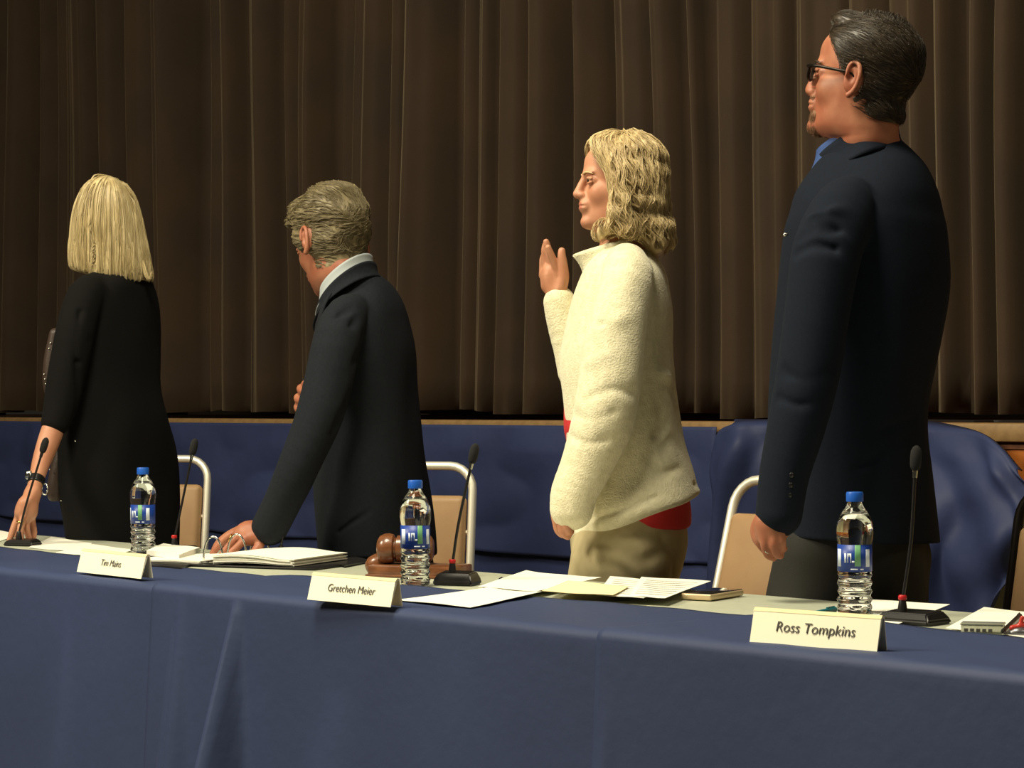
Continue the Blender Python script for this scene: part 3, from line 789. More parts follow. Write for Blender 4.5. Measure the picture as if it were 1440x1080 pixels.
paper('folder', [(198, 798), (254, 802), (284, 791), (226, 784)], .002, .004, 'closed dark folder beneath the stack of pages near the leftmost bottle', m='black', cat='folder')
paper('paper_sheet', [(557, 851), (662, 862), (762, 842), (706, 833)], .0095, .0006, 'foreground white sheet lying on the blue cloth right of the middle name sign', group=G, curl=.003)
paper('paper_sheet', [(672, 834), (755, 841), (846, 822), (740, 812)], .0120, .0006, 'white sheet behind the foreground sheet, right of the microphone', group=G, curl=.003)
paper('paper_sheet', [(838, 847), (905, 852), (960, 830), (858, 820)], .0135, .0006, 'white sheet next to the yellow one below the woman in white', group=G, lines=ln)
paper('paper_sheet', [(885, 850), (936, 853), (1000, 828), (902, 822)], .0150, .0006, 'white sheet whose corner lies by the mobile phone', group=G, lines=ln)
paper('yellow_sheet', [(762, 845), (862, 851), (884, 838), (798, 829)], .0175, .0006, 'yellow sheet of paper on top of the white papers', m='yellow', cat='paper')
paper('paper_sheet', [(1170, 872), (1262, 882), (1336, 853), (1196, 845)], .0035, .0006, 'white sheet behind the rightmost bottle and microphone', group=G, lines=ln[:4])
paper('paper_sheet', [(1330, 889), (1460, 905), (1500, 872), (1384, 860)], .0065, .0006, 'white sheet at the right edge under a dark pen', group=G)
def pen(p, q, r, m, label, tip=None, name='pen', lift=.0):
    a, b = TP(*p, lift+r), TP(*q, lift+r); d = (b-a)/np.linalg.norm(b-a)
    root = empty(name, a, 0, label, 'pen')
    MB().tube([a+d*.012, b], r, 12).build('barrel', M_[m], root)
    MB().tube([a, a+d*.012], [r*.25, r], 12).build('tip', M_[tip or 'black'], root)
    MB().tube([b-d*.04+[0, 0, r*1.1], b-d*.004+[0, 0, r*1.1]], r*.3, 8).build('clip', M_[tip or 'black'], root)
pen((680, 829), (706, 815), .0045, 'penblue', 'blue pen on the table right of the gavel microphone')
pen((1146, 863), (1174, 857), .005, 'teal', 'teal pen behind the rightmost name sign', 'teal')
pen((1410, 889), (1434, 866), .0045, 'black', 'dark pen lying across the sheet at the right edge', lift=.009)
# mobile phone in its pale case
pA, pB, pC, pD = TP(962, 849), TP(1001, 851), TP(1040, 835), TP(1002, 832)
cx = (pA+pB+pC+pD)/4; ux = (pB-pA); ux /= np.linalg.norm(ux)
uy = (pC-pB); uy -= ux*(uy @ ux); wl = np.linalg.norm(uy); uy /= wl
root = empty('mobile_phone', cx+[0, 0, .0], 0, 'mobile phone with black screen and pale gold edge between the papers and the tall man', 'phone')
Mx = basis(ux, uy, (0, 0, 1), cx+np.array([0, 0, .0078]))
MB().bevbox(.066, .142, .012, .0035, Mx, 3).build('case', M_['phonegold'], root)
MB().bevbox(.061, .136, .0022, .0009, Mx @ Matrix.Translation((0, 0, .0062))).build('screen', M_['screen'], root)
# clear plastic box with a label
bxp = TP(1386, 898); Mx = basis(TV, NV, (0, 0, 1), bxp+np.array([0, 0.02, .0125])) @ Matrix.Rotation(.55, 4, 'Z')
root = empty('clip_box', bxp, 0, 'small clear plastic box with a printed label at the right edge of the table', 'box')
M_['clearbox'] = mat('clear_box_plastic', rgb(206, 210, 190), 0.15, trans=0.6, ior=1.3)
MB().bevbox(.066, .04, .016, .002, Mx).build('box_body', M_['clearbox'], root)
MB().bevbox(.068, .042, .003, .001, Mx @ Matrix.Translation((0, 0, .0095))).build('lid', M_['clearbox'], root)
mb = MB()
for i in range(5): mb.add([(-.028+.0095*i, -.0203, -.002), (-.0215+.0095*i, -.0203, -.002), (-.0215+.0095*i, -.0203, .003), (-.028+.0095*i, -.0203, .003)], [(0, 1, 2, 3)], Mx)
mb.build('printed_label', M_['ink'], root, smooth=False)
# small metal ink stamp with red lever
sp = TP(1434, 899); root = empty('desk_trinket', sp, 0, 'small grey and red metal trinket cut off by the right edge of the table', 'trinket')
M_['steel'] = mat('grey_metal', rgb(120, 118, 122), .35, metal=.7); M_['redgloss'] = mat('red_enamel', rgb(190, 62, 52), .3)
S = Sdf(); S.ell(sp+[0, 0, .010], (.016, .012, .010), k=.004); S.cap(sp+[-.012, 0, .008], sp+[.014, .004, .014], .006, k=.004, raw=True); v, f = S.mesh(.0012); meshobj('trinket_body', v, f, M_['steel'], root)
S = Sdf(); S.cap(sp+[-.012, 0, .018], sp+[.02, .0, .024], .0045, k=.004, raw=True); S.cap(sp+[.0, 0, .020], sp+[.004, .0, .034], .0035, k=.004, raw=True); S.cap(sp+[.012, 0, .022], sp+[.018, .0, .036], .003, k=.004, raw=True); v, f = S.mesh(.0012); meshobj('trinket_lever', v, f, M_['redgloss'], root)

# ------------------------------------------------------------------ gavel on its block
gp = TP(590, 812); gx = TV*math.cos(.35)+NV*math.sin(.35); gx = np.array([.93, -.36, 0]); gx /= np.linalg.norm(gx); gy = np.cross([0, 0, 1.0], gx)
root = empty('gavel_block', gp, 0, 'rectangular walnut block under the wooden gavel', 'sound block')
MB().bevbox(.200, .115, .026, .004, basis(gx, gy, (0, 0, 1), gp+np.array([0, .03, .0135]))).build('block', M_['gavel'], root)
MB().bevbox(.208, .123, .006, .002, basis(gx, gy, (0, 0, 1), gp+np.array([0, .03, .0035]))).build('foot', M_['gavel'], root)
gc = gp+np.array([-.032, .035, .0265+.0335])
root = empty('gavel', gc, 0, 'turned wooden gavel lying on the walnut block behind the middle bottle', 'gavel')
hd = gx*math.cos(.25)+gy*math.sin(.25)
prof = [(.0, -.062), (.020, -.061), (.028, -.056), (.0325, -.046), (.0335, -.036), (.031, -.026), (.024, -.023), (.0235, -.020), (.029, -.017), (.0295, .017), (.0235, .020), (.024, .023), (.031, .026), (.0335, .036), (.0325, .046), (.028, .056), (.020, .061), (.0, .062)]
zax = hd; xax = np.cross([0, 0, 1.0], zax); yax = np.cross(zax, xax)
MB().lathe(prof, 48, basis(xax, yax, zax, gc)).build('head', M_['gavel'], root, sharp=50)
he = TP(527, 796, .020)
hdv = he-gc; hl = np.linalg.norm(hdv); hdv /= hl; xa = np.cross([0, 0, 1.0], hdv); xa /= np.linalg.norm(xa)
MB().lathe([(.008, .02), (.009, .035), (.008, .05), (.011, hl*.5), (.0125, hl*.62), (.010, hl-.042), (.009, hl-.040), (.018, hl-.030), (.0235, hl-.014), (.0235, hl+.002), (.017, hl+.014), (.004, hl+.018)], 28, basis(xa, np.cross(hdv, xa), hdv, gc)).build('handle', M_['gavel'], root, sharp=50)

# ------------------------------------------------------------------ open ring binder under the bending man's hand
sA = TP(296, 796); sd = TP(374, 786.5)-sA; sd /= np.linalg.norm(sd); sr = np.cross(sd, [0, 0, 1.0]); sr /= np.linalg.norm(sr)
Lb = .285
root = empty('ring_binder', sA+sd*Lb/2, 0, 'open black ring binder with white pages under the bending man\'s hand', 'binder')
def bl(u, v, z): return sA+sd*u+sr*v+np.array([0, 0, z])
Mb = lambda v, z: basis(sd, sr, (0, 0, 1), bl(Lb/2-.03, v, z))
MB().bevbox(Lb+.02, .26, .003, .001, Mb(.165, .0035)).build('cover', M_['black'], root)
MB().bevbox(Lb+.02, .26, .003, .001, Mb(-.165, .0035)).build('cover', M_['black'], root)
MB().bevbox(Lb+.02, .070, .004, .001, Mb(.0, .0045)).build('spine', M_['black'], root)
MB().bevbox(Lb-.01, .022, .005, .002, Mb(.0, .009)).build('ring_plate', M_['silver'], root)
def pages(v0, v1, z, th, seed, sag):
    rg = np.random.RandomState(seed); mb = MB(); k = 7
    for i in range(k):
        zz = z+th*i/k; n = 14; j = rg.uniform(-.006, .006); V = []
        for q in range(n):
            t = q/(n-1); vv = v0+(v1-v0+j)*t; h = zz+sag*math.sin(PI*min(1, t*1.2))*(.6+.4*i/k)-(.006*t if i > 2 else 0)
            V += [bl(-.02+j*.5, vv, h), bl(Lb-.045+j*.5, vv, h+.001), bl(Lb-.045+j*.5, vv, h+.001+th/k*.8), bl(-.02+j*.5, vv, h+th/k*.8)]
        Fc = []
        for q in range(n-1):
            for e in range(4): Fc.append((q*4+e, (q+1)*4+e, (q+1)*4+(e+1) % 4, q*4+(e+1) % 4))
        Fc += [(0, 1, 2, 3), (n*4-1, n*4-2, n*4-3, n*4-4)]
        mb.add(V, Fc)
    return mb.build('pages', M_['paper'], root, smooth=True, sharp=40)
pages(.018, .225, .007, .022, 4, .006)
pages(-.018, -.225, .006, .006, 5, .004)
for i in range(3):
    u = .012+i*.108
    pts = [bl(u, .026*math.cos(a)-.0, .010+.058*math.sin(a)**.9 if math.sin(a) > 0 else .010) for a in np.linspace(0, PI, 22)]
    MB().tube(pts, .0024, 10).build('ring', M_['silver'], root, sharp=0)
cov = [(446, 785), (484, 799), (524, 791), (476, 781)]
paper('folder', cov, .002, .003, 'flat dark folder lying between the binder and the gavel block', m='black', cat='folder')
# ================================================================== people
M_['skin'] = mat('skin', rgb(194, 140, 110), 0.5, var=rgb(184, 126, 96), vscale=18, sss=0.06, bump=0.15, bscale=500)
M_['skin2'] = mat('ruddy_skin', rgb(166, 110, 82), 0.5, var=rgb(152, 90, 66), vscale=22, sss=0.06, bump=0.15, bscale=500)
M_['lip'] = mat('lip_skin', rgb(186, 116, 96), 0.45)
M_['eyewhite'] = mat('eye_white', rgb(216, 206, 190), 0.2)
M_['iris'] = mat('eye_iris', rgb(46, 40, 30), 0.1)
M_['navy'] = mat('navy_blazer_wool', rgb(17, 24, 36), 0.9, spec=.2, var=rgb(14, 20, 31), vscale=200, bump=0.3, bscale=700)
M_['char'] = mat('charcoal_suit_wool', rgb(28, 32, 38), 0.9, spec=.2, var=rgb(24, 27, 33), vscale=160, bump=0.3, bscale=700)
M_['olive'] = mat('dark_olive_trousers', rgb(27, 26, 21), 0.85, bump=0.3, bscale=500)
M_['blackcloth'] = mat('black_jersey', (.0035, .0032, .003), 0.9, spec=.2, bump=0.3, bscale=400)
M_['fleece'] = mat('ivory_fleece', rgb(228, 221, 188), 0.95, var=rgb(214, 207, 172), vscale=70, bump=0.7, bscale=260, bdist=0.003, sheen=0.4, sheencol=(1, 1, .9))
M_['khaki'] = mat('khaki_twill', rgb(184, 170, 132), 0.85, var=rgb(174, 160, 122), vscale=30, bump=0.3, bscale=600)
M_['redshirt'] = mat('red_knit', rgb(204, 48, 50), 0.8, bump=0.3, bscale=600)
M_['whiteshirt'] = mat('pale_shirt_cotton', rgb(158, 166, 168), 0.75)
M_['blueshirt'] = mat('blue_shirt_cotton', rgb(44, 70, 122), 0.75)
M_['hair_ash'] = mat('ash_blond_hair', rgb(226, 204, 154), 0.40, var=rgb(176, 152, 106), vscale=60, vstretch=(1, 1, .2), spec=0.6)
M_['hair_pale'] = mat('pale_blond_hair', rgb(206, 188, 142), 0.42, var=rgb(172, 152, 106), vscale=70, vstretch=(1, 1, .12), spec=0.6)
M_['hair_grey'] = mat('sandy_grey_hair', rgb(138, 126, 94), 0.5, var=rgb(112, 100, 72), vscale=80, spec=0.5)
M_['hair_dark'] = mat('dark_brown_hair', rgb(62, 51, 37), 0.42, var=rgb(44, 36, 26), vscale=90, spec=0.55)
M_['beard'] = mat('greying_beard', rgb(126, 92, 66), 0.8)
M_['sequin'] = mat('sequined_black_cloth', rgb(58, 45, 38), 0.45, bump=.5, bscale=300)
M_['shoe'] = mat('black_leather', (0.01, 0.01, 0.01), 0.3)

class Fig:
    def __init__(s, D): s.D = D
    def pt(s, x, y, d=0.0): return W(x, y, s.D+d)
    def r(s, px, d=0.0): return px*(s.D+d)/F
    def cpath(s, rows): return [s.pt(*r[:3]) for r in rows], [s.r(r[3], r[2]) for r in rows]
    def arm(s, S, rows, k=0.02, shrink=0.0, sc=1.0):
        p, r = s.cpath(rows); S.chain(p, [max(q*sc-shrink, .004) for q in r], k=k); return S
    def torso(s, S, rows, theta, k=0.02, shrink=0.0, e=2.2, d=0.0, mode='add'):
        th = math.radians(theta); out = []
        for y, xl, xr, A in rows:
            c = s.pt((xl+xr)/2, y, d); hx = s.r((xr-xl)/2, d)
            B = math.sqrt(max(hx*hx-(A*math.sin(th))**2, (0.35*hx)**2))/math.cos(th)
            out.append((c[2], c[0], c[1], max(B-shrink, .01), max(A-shrink, .01)))
        return S.loft(out, k=k, e=e, th=math.atan2(math.sin(th), -math.cos(th)), mode=mode)
def headframe(theta, pitch, roll=0.0):
    t, p = math.radians(theta), math.radians(pitch)
    f = np.array([-math.cos(t)*math.cos(p), math.sin(t)*math.cos(p), -math.sin(p)])
    l = np.array([-math.sin(t), -math.cos(t), 0.0]); u = np.cross(f, l)
    if roll:
        r = math.radians(roll); l, u = l*math.cos(r)+u*math.sin(r), u*math.cos(r)-l*math.sin(r)
    return np.stack([f, l, u], 1)
SKULL = [(0.0, .17, .08, .10), (.03, .09, .22, .17), (.08, .08, .27, .215), (.14, .075, .285, .24), (.22, .065, .295, .258), (.31, .045, .32, .278), (.40, .015, .345, .295),
         (.49, -.015, .357, .305), (.56, -.010, .385, .312), (.66, -.010, .395, .318), (.76, -.012, .385, .315), (.85, -.025, .34, .285), (.92, -.04, .265, .23), (.97, -.045, .17, .15), (1.0, -.05, .05, .045)]
def add_head(S, R, o, H, fem=True, nose=1.0, jaw=1.0, chin=0.0, earsize=1.0):
    S.frame(R, o, H)
    S.loft([(z, cx, 0, rx, ry*(jaw if z < .35 else 1)) for z, cx, rx, ry in SKULL], k=.02, e=2.15, taper=.30, n=80)
    S.ell((.285+chin, 0, .085), (.085, .09, .070), k=.05)                                   # chin
    S.ell((.325, 0, .59), (.055, .19, .035), k=.05)                                        # brow
    for y in (-1, 1):
        S.ell((.225, y*.160, .39), (.090, .075, .10), k=.09)                              # cheek
        S.ell((.395, y*.145, .513), (.060, .065, .034), k=.04, mode='sub')                # eye socket
        S.ell((.283, y*.128, .507), (.072, .072, .064), k=.012)                            # lids over the eyeball
    S.chain([(.365, 0, .55), (.395, 0, .49), (.418, 0, .42), (.428+.02*(nose-1), 0, .378)], [.032, .036, .044, .050], k=.05)
    S.ell((.432+.03*(nose-1), 0, .372), (.043*nose, .042, .036), k=.03)
    for y in (-1, 1):
        S.ell((.398, y*.048, .360), (.042, .028, .030), k=.022)
        S.ell((.425, y*.020, .333), (.014, .010, .012), k=.008, mode='sub')
    S.ell((.355, 0, .255), (.060, .115, .085), k=.05)                                      # mouth mound
    S.ell((.390, 0, .270), (.018, .085, .015), k=.025); S.ell((.387, 0, .232), (.019, .075, .017), k=.025)
    S.crease([(.35, -.13, .246), (.395, -.07, .250), (.42, 0, .251), (.395, .07, .250), (.35, .13, .246)], .010, .012)
    S.crease([(.37, -.06, .178), (.39, 0, .172), (.37, .06, .178)], .025, .004)
    for y in (-1, 1):                                                                     # ears
        c = np.array([-.035, y*.305, .47]); q = earsize
        S.ell(c+[0, y*.012, 0], (.075*q, .028, .115*q), R=headrot(y*12, 12), k=.015)
        rim = [c+np.array([.045*q*a, y*(.040+.012*abs(a)-.014*b), .125*q*b]) for a, b in ((1.0, .15), (.9, .7), (.2, 1.0), (-.8, .85), (-1.25, .3), (-1.05, -.3), (-.5, -.8), (.15, -1.05))]
        S.chain(rim, [.016, .017, .018, .019, .019, .018, .022, .026], k=.008)
        S.ell(c+[.012, y*.052, .01], (.030*q, .026, .055*q), k=.012, mode='sub')
    S.frame()
    return S
def headrot(a, b):
    a, b = math.radians(a), math.radians(b)
    Rz = np.array([[math.cos(a), -math.sin(a), 0], [math.sin(a), math.cos(a), 0], [0, 0, 1]]); Ry = np.array([[math.cos(b), 0, -math.sin(b)], [0, 1, 0], [math.sin(b), 0, math.cos(b)]])
    return Rz @ Ry
def eyes(root, R, o, H, iris='iris'):
    for y in (-1, 1):
        c = o+R @ (np.array([.286, y*.126, .507])*H); f = R[:, 0]*.985+R[:, 1]*.10*y
        mb = MB().sphere(c, .064*H, n=14); e = mb.build('eye', M_['eyewhite'], root, sharp=0)
        MB().sphere(c+f*.036*H, .040*H, n=12).build('iris', M_[iris], e, sharp=0)
        for top, w in ((.026, .016), (-.030, .011)):
            pts = [o+R @ (np.array([.286+.068*math.cos(a)*math.cos(top*9), y*.128+.070*math.sin(a), .507+top*(1-.55*abs(math.sin(a))**2)])*H) for a in np.linspace(-1.1, 1.1, 11)]
            MB().tube(pts, w*H, 8).build('eyelid', SKINM, root, sharp=0)
def finger(S, F_, rows, k=.004):
    p, r = F_.cpath(rows); S.chain(p, r, k=k, n=(len(rows)-1)*5+1)
def hanging_hand(S, w, d, side, k=.006, sc=1.0):       # generic relaxed hand for hands out of sight
    d = v3(d)/np.linalg.norm(d); a = np.cross(d, [0, 1, 0]); a /= np.linalg.norm(a); n = np.cross(a, d)
    w = v3(w)
    S.cap(w, w+d*.04*sc, .026*sc, .030*sc, k=.01, raw=True)
    for i, q in enumerate((-.027, -.009, .009, .027)):
        b = w+d*.06*sc+n*q*sc; L = (.062, .072, .068, .052)[i]*sc
        S.cap(w+d*.03*sc+n*q*.8*sc, b, .013*sc, .011*sc, k=.01, raw=True)
        S.chain([b, b+d*L*.5+a*.006, b+d*L*.85+a*.018, b+d*L*1.1+a*.034], [.0095*sc, .009*sc, .008*sc, .0068*sc], k=k)
    S.chain([w+d*.012*sc-n*.02*sc, w+d*.045*sc-n*.046*sc+a*.014, w+d*.08*sc-n*.05*sc+a*.03], [.014*sc, .011*sc, .008*sc], k=.008)
def sdf_obj(S, h, name, m, parent, fm=None, mats=None, fine=None, hc=.008):
    v, f = S.mesh(h, fine, hc)
    idx = None
    if fm is not None: idx = fm(v[f].mean(1))
    return meshobj(name, v, f, m, parent, True, mats=mats, fmat=idx)
def collar(name, c, theta, top, bot, op, m, root, th=.004, bulge=0.0, n=60, pw=1.0):
    # rings (front radius, back radius, side radius, height at the front, height at the back) around the neck
    t = math.radians(theta); f = np.array([-math.cos(t), math.sin(t), 0]); l = np.array([-math.sin(t), -math.cos(t), 0])
    def loop(rf, rb, ry, zf, zb):
        out = []
        for a in np.linspace(op, 2*PI-op, 26):
            g = ((1+math.cos(a))/2)**pw; ca = math.cos(a)
            out.append(c+f*((rf if ca > 0 else rb)*ca)+l*ry*math.sin(a)+np.array([0, 0, zf*g+zb*(1-g)]))
        return out
    return band(name, loop(*top), loop(*bot), th, m, root, n=n, bulge=bulge)
def shoes(S, F_, pts, th):
    t = math.radians(th); f = np.array([-math.cos(t), math.sin(t), 0])
    for p in pts:
        p = np.array([p[0], p[1], .045]); S.cap(p-f*.04, p+f*.15, .042, .036, k=.02, raw=True)
    S.half((0, 0, .0), (0, 0, -1))
def legs(S, P, hips, r, k=.03, down=0.0):
    for (hip, foot) in hips:
        hp, ft = v3(hip), v3(foot); kn = hp*.5+ft*.5+np.array([-.03, .01, .02]); kn[2] = .50
        S.chain([hp, (hp+kn)/2+[0, 0, .0], kn, (kn+ft)/2+[.02, 0, .03], [ft[0], ft[1], .07]], [r[0], r[1], r[2], r[3], r[4]], k=k)

# ------------------------------------------------------------------ person 4: tall man in a navy blazer
SKINM = M_['skin2']
def tall_man():
    global SKINM
    SKINM = M_['skin2']
    G = Fig(4.52); base = G.pt(1205, 800); base[2] = 0
    root = empty('person', base, 0, 'tall man in navy blazer and glasses standing sideways behind the rightmost bottle', 'person')
    th = 30; R = headframe(27, -9); H = G.r(172); o = G.pt(1200, 198, -.01)
    rows = [(180, 1196, 1256, .045), (196, 1184, 1266, .062), (212, 1168, 1280, .072), (236, 1146, 1300, .108), (270, 1122, 1316, .150), (300, 1112, 1324, .172), (330, 1104, 1329, .178), (400, 1096, 1331, .178), (480, 1088, 1318, .172),
            (560, 1084, 1304, .170), (610, 1085, 1303, .175), (660, 1093, 1310, .185), (710, 1100, 1317, .198), (775, 1106, 1324, .205)]
    near = [(1208, 280, -.09, 28), (1186, 294, -.155, 42), (1163, 350, -.215, 49), (1151, 430, -.235, 47), (1138, 520, -.245, 45), (1120, 600, -.255, 41), (1103, 665, -.262, 36), (1095, 722, -.268, 33)]
    far = [(1238, 280, .09, 28), (1222, 294, .15, 42), (1200, 360, .21, 45), (1195, 450, .22, 43), (1188, 540, .22, 40), (1178, 620, .2, 36), (1172, 690, .19, 32)]
    # body
    S = Sdf(); add_head(S, R, o, H, nose=.75, jaw=.98, chin=.04, earsize=1.05)
    S.chain([o+R @ (np.array([-.10, 0, .30])*H), o+R @ (np.array([-.12, 0, .05])*H), G.pt(1224, 215), G.pt(1224, 240)], [.060, .059, .060, .075], k=.03)
    G.torso(S, rows[2:-3]+[(700, 1125, 1292, .14), (790, 1125, 1290, .14)], th, shrink=.03, k=.04)
    G.arm(S, near[:-1]+[(1093, 722, -.27, 30)], sc=.60, k=.03); G.arm(S, far, sc=.60, k=.03)
    hips = [(G.pt(1158, 790, -.07), G.pt(1150, 1000, -.08)), (G.pt(1240, 790, .09), G.pt(1245, 1000, .12))]
    legs(S, None, hips, (.085, .08, .055, .05, .04))
    # visible left hand, relaxed with curled fingers
    a = -.27
    S.chain([G.pt(1094, 716, a), G.pt(1088, 735, a), G.pt(1083, 750, a)], [G.r(22), G.r(23), G.r(19)], k=.012)
    S.cap(G.pt(1076, 735, a), G.pt(1093, 748, a+.01), G.r(15), G.r(14), k=.012)
    finger(S, G, [(1074, 738, a+.01, 9), (1068, 752, a+.012, 7.5), (1069, 764, a+.015, 6.6), (1077, 775, a+.02, 5.8)])
    finger(S, G, [(1080, 750, a-.008, 8), (1076, 764, a-.012, 7.2), (1080, 779, a-.004, 6.6), (1088, 784, a+.008, 5.8)])
    finger(S, G, [(1088, 752, a-.016, 8), (1088, 765, a-.022, 7), (1092, 778, a-.014, 6.4), (1098, 781, a, 5.6)])
    finger(S, G, [(1096, 750, a-.018, 7.5), (1099, 761, a-.022, 6.5), (1101, 769, a-.014, 5.6), (1103, 771, a-.004, 5)])
    finger(S, G, [(1072, 726, a+.015, 9), (1064, 738, a+.02, 8), (1062, 750, a+.022, 7.2), (1064, 760, a+.02, 6)])
    hanging_hand(S, G.pt(1172, 702, .19), (-.05, 0, -1), 1)
    def fm(c):
        q = (c-o) @ R/H
        return (((q[:, 0] > .368) & (np.abs(q[:, 1]) < .085) & (q[:, 2] > .213) & (q[:, 2] < .287)).astype(int))
    sdf_obj(S, .0024, 'body', M_['skin2'], root, fm, [M_['skin2'], M_['lip']], fine=[(1.50, 2.0), (.96, 1.06)])
    eyes(root, R, o, H)
    # hair
    Sh = hair_short(R, o, H, .060, front=.30, low=.13, side=.085, fluff=lambda q: (q.ell((.17, 0, .95), (.15, .20, .085), k=.05), q.ell((-.185, 0, .25), (.195, .258, .16), k=.05)))
    hair_obj(root, Sh, R, o, H, M_['hair_dark'], 5200, .030, lambda P, t: np.tile(-R[:, 0]*.9-R[:, 2]*.38, (len(P), 1))+R[:, 1][None]*np.sin(P[:, 2:3]*60)*.15, .0005, .0030, lift=.004)
    # goatee and stubble
    Sb = Sdf(); Sb.frame(R, o, H); Sb.ell((.315, 0, .080), (.085, .095, .075), k=.03); Sb.ell((.345, 0, .310), (.060, .12, .026), k=.02); Sb.ell((.318, 0, .17), (.070, .12, .08), k=.04)
    Sb.ell((.415, 0, .252), (.04, .085, .036), k=.01, mode='sub'); Sb.frame()
    hair_obj(root, Sb, R, o, H, M_['beard'], 900, .010, lambda P, t: np.tile(-R[:, 2]+R[:, 0]*.5, (len(P), 1)), .0004, .0002, name='goatee', lift=.002, stick=.3)
    # eyebrow
    for y in (-1, 1):
        br = [o+R @ (np.array(p)*H) for p in ((.385, y*.05, .575), (.375, y*.11, .60), (.335, y*.18, .59), (.30, y*.21, .575))]
        MB().tube(cr(br, 10), [.0018, .0028, .003, .003, .003, .003, .0028, .0024, .0018, .001], 8).build('eyebrow', M_['hair_dark'], root, sharp=0)
    # glasses: a thing he wears
    gl = empty('glasses', o+R @ (np.array([.42, 0, .5])*H), 0, 'dark rimmed rectangular glasses worn by the tall man', 'glasses')
    L = lambda x, y, z: o+R @ (np.array([x, y, z])*H)
    for y in (-1, 1):
        rim = [L(.425-.03*abs(q[0])/.2, y*q[0], q[1]) for q in ((.03, .555), (.12, .565), (.215, .56), (.23, .53), (.215, .455), (.12, .437), (.05, .455), (.028, .50))]
        rim = cr(rim+[rim[0]], 34)[:-1]; MB().tube(rim, .0017, 8, closed=True).build('rim', M_['darkmetal'], gl, sharp=0)
        c = rim.mean(0); lens = MB(); lens.add([c]+[p for p in rim], [(0, i+1, (i+1) % len(rim)+1) for i in range(len(rim))])
        q = lens.build('lens', M_['lens'], gl); md = q.modifiers.new('thick', 'SOLIDIFY'); md.thickness = .0012
        MB().tube(cr([L(.40, y*.228, .548), L(.30, y*.315, .545), L(.10, y*.335, .525), L(.0, y*.335, .515), L(-.06, y*.325, .47)], 24), [.0030]*16+[.0024]*8, 8).build('temple', M_['darkmetal'], gl, sharp=0)
    MB().tube([L(.425, -.03, .53), L(.438, 0, .54), L(.425, .03, .53)], .0016, 8).build('bridge', M_['darkmetal'], gl)
    # blazer
    J = Sdf(); G.torso(J, rows, th, k=.03, e=2.35)
    G.arm(J, near, k=.006); G.arm(J, far, k=.03)
    J.half(G.pt(1215, 758), (-.055, 0, -1), k=.004)
    for c in BLAZER_CREASES: J.crease([G.pt(*p) for p in c[0]], c[1], c[2])
    J.wob(.0022, 16, 3, (1, 1, .6))
    sdf_obj(J, .0034, 'blazer', M_['navy'], root)
    c0 = G.pt(1221, 190)
    collar('blazer_collar', c0, 30, (.105, .055, .067, -.048, .042), (.126, .070, .098, -.100, -.034), .5, M_['navy'], root, th=.006, bulge=.006, pw=1.3)
    collar('shirt_collar', c0, 30, (.108, .048, .060, -.030, .046), (.122, .060, .075, -.075, .0), .35, M_['blueshirt'], root, th=.003, bulge=.003, pw=1.3)
    # lapel and buttons of the blazer, pocket pin
    lp = [G.pt(1148, 226, -.05), G.pt(1122, 262, -.06), G.pt(1104, 300, -.05), G.pt(1096, 345, -.02)]
    lq = [G.pt(1165, 232, -.12), G.pt(1136, 262, -.15), G.pt(1108, 300, -.14), G.pt(1094, 345, -.05)]
    for y in (668, 682, 696):
        p = G.pt(1110+(696-y)*.10, y, -.262-.048); MB().sphere(p, (.0055, .003, .0055), n=8).build('cuff_button', M_['shoe'], root)
    MB().sphere(G.pt(1105, 330, -.11), (.006, .004, .004), n=8).build('lapel_pin', M_['silver'], root)
    # trousers, shirt, shoes
    T = Sdf(); legs(T, None, hips, (.100, .102, .085, .078, .074), k=.025)
    G.torso(T, [(700, 1112, 1300, .15), (760, 1112, 1302, .155), (800, 1110, 1302, .155), (860, 1118, 1298, .12)], th, k=.03)
    T.crease([G.pt(1236, 780, -.16), G.pt(1243, 880, -.15)], .016, .016); T.wob(.003, 14, 8)
    T.half((0, 0, .06), (0, 0, -1)); sdf_obj(T, .006, 'trousers', M_['olive'], root)
    for (hip, foot) in hips:
        Q = Sdf(); shoes(Q, G, [foot], 30); sdf_obj(Q, .005, 'shoe', M_['shoe'], root)
    rg = MB().tube([G.pt(1083+7*math.cos(t), 775+3*math.sin(t), a-.004-.012*abs(math.sin(t/2))) for t in np.linspace(0, 2*PI, 17)[:-1]], .0012, 8, closed=True)
    tag(rg.build('finger_ring', M_['silver']), 'silver ring on the hanging left hand of the tall man', 'ring')
    return root
M_['lens'] = mat('glasses_lens', (.9, .92, .9), 0.02, trans=1.0, ior=1.08)
BLAZER_CREASES = [
    ([(1122, 330, -.25), (1150, 318, -.27), (1180, 330, -.25), (1200, 352, -.2)], .013, .013),
    ([(1118, 355, -.25), (1145, 345, -.27), (1172, 352, -.27)], .011, .010),
    ([(1130, 300, -.24), (1165, 292, -.26), (1195, 305, -.22)], .013, -.010),
    ([(1208, 330, -.2), (1204, 400, -.22), (1196, 480, -.23), (1182, 560, -.24), (1160, 640, -.24), (1135, 720, -.25)], .008, .009),
    ([(1100, 520, -.28), (1130, 535, -.29), (1165, 520, -.28)], .012, .006),
    ([(1096, 560, -.28), (1125, 570, -.30), (1150, 562, -.28)], .011, .006),
    ([(1215, 620, -.15), (1250, 600, -.15), (1290, 592, -.1)], .014, .006),
    ([(1205, 660, -.17), (1250, 628, -.17), (1295, 612, -.1)], .012, .005),
    ([(1298, 592, -.10), (1306, 650, -.11), (1314, 700, -.10), (1322, 765, -.10)], .007, .016),
    ([(1230, 330, -.17), (1260, 400, -.18), (1270, 500, -.17)], .05, -.006)]

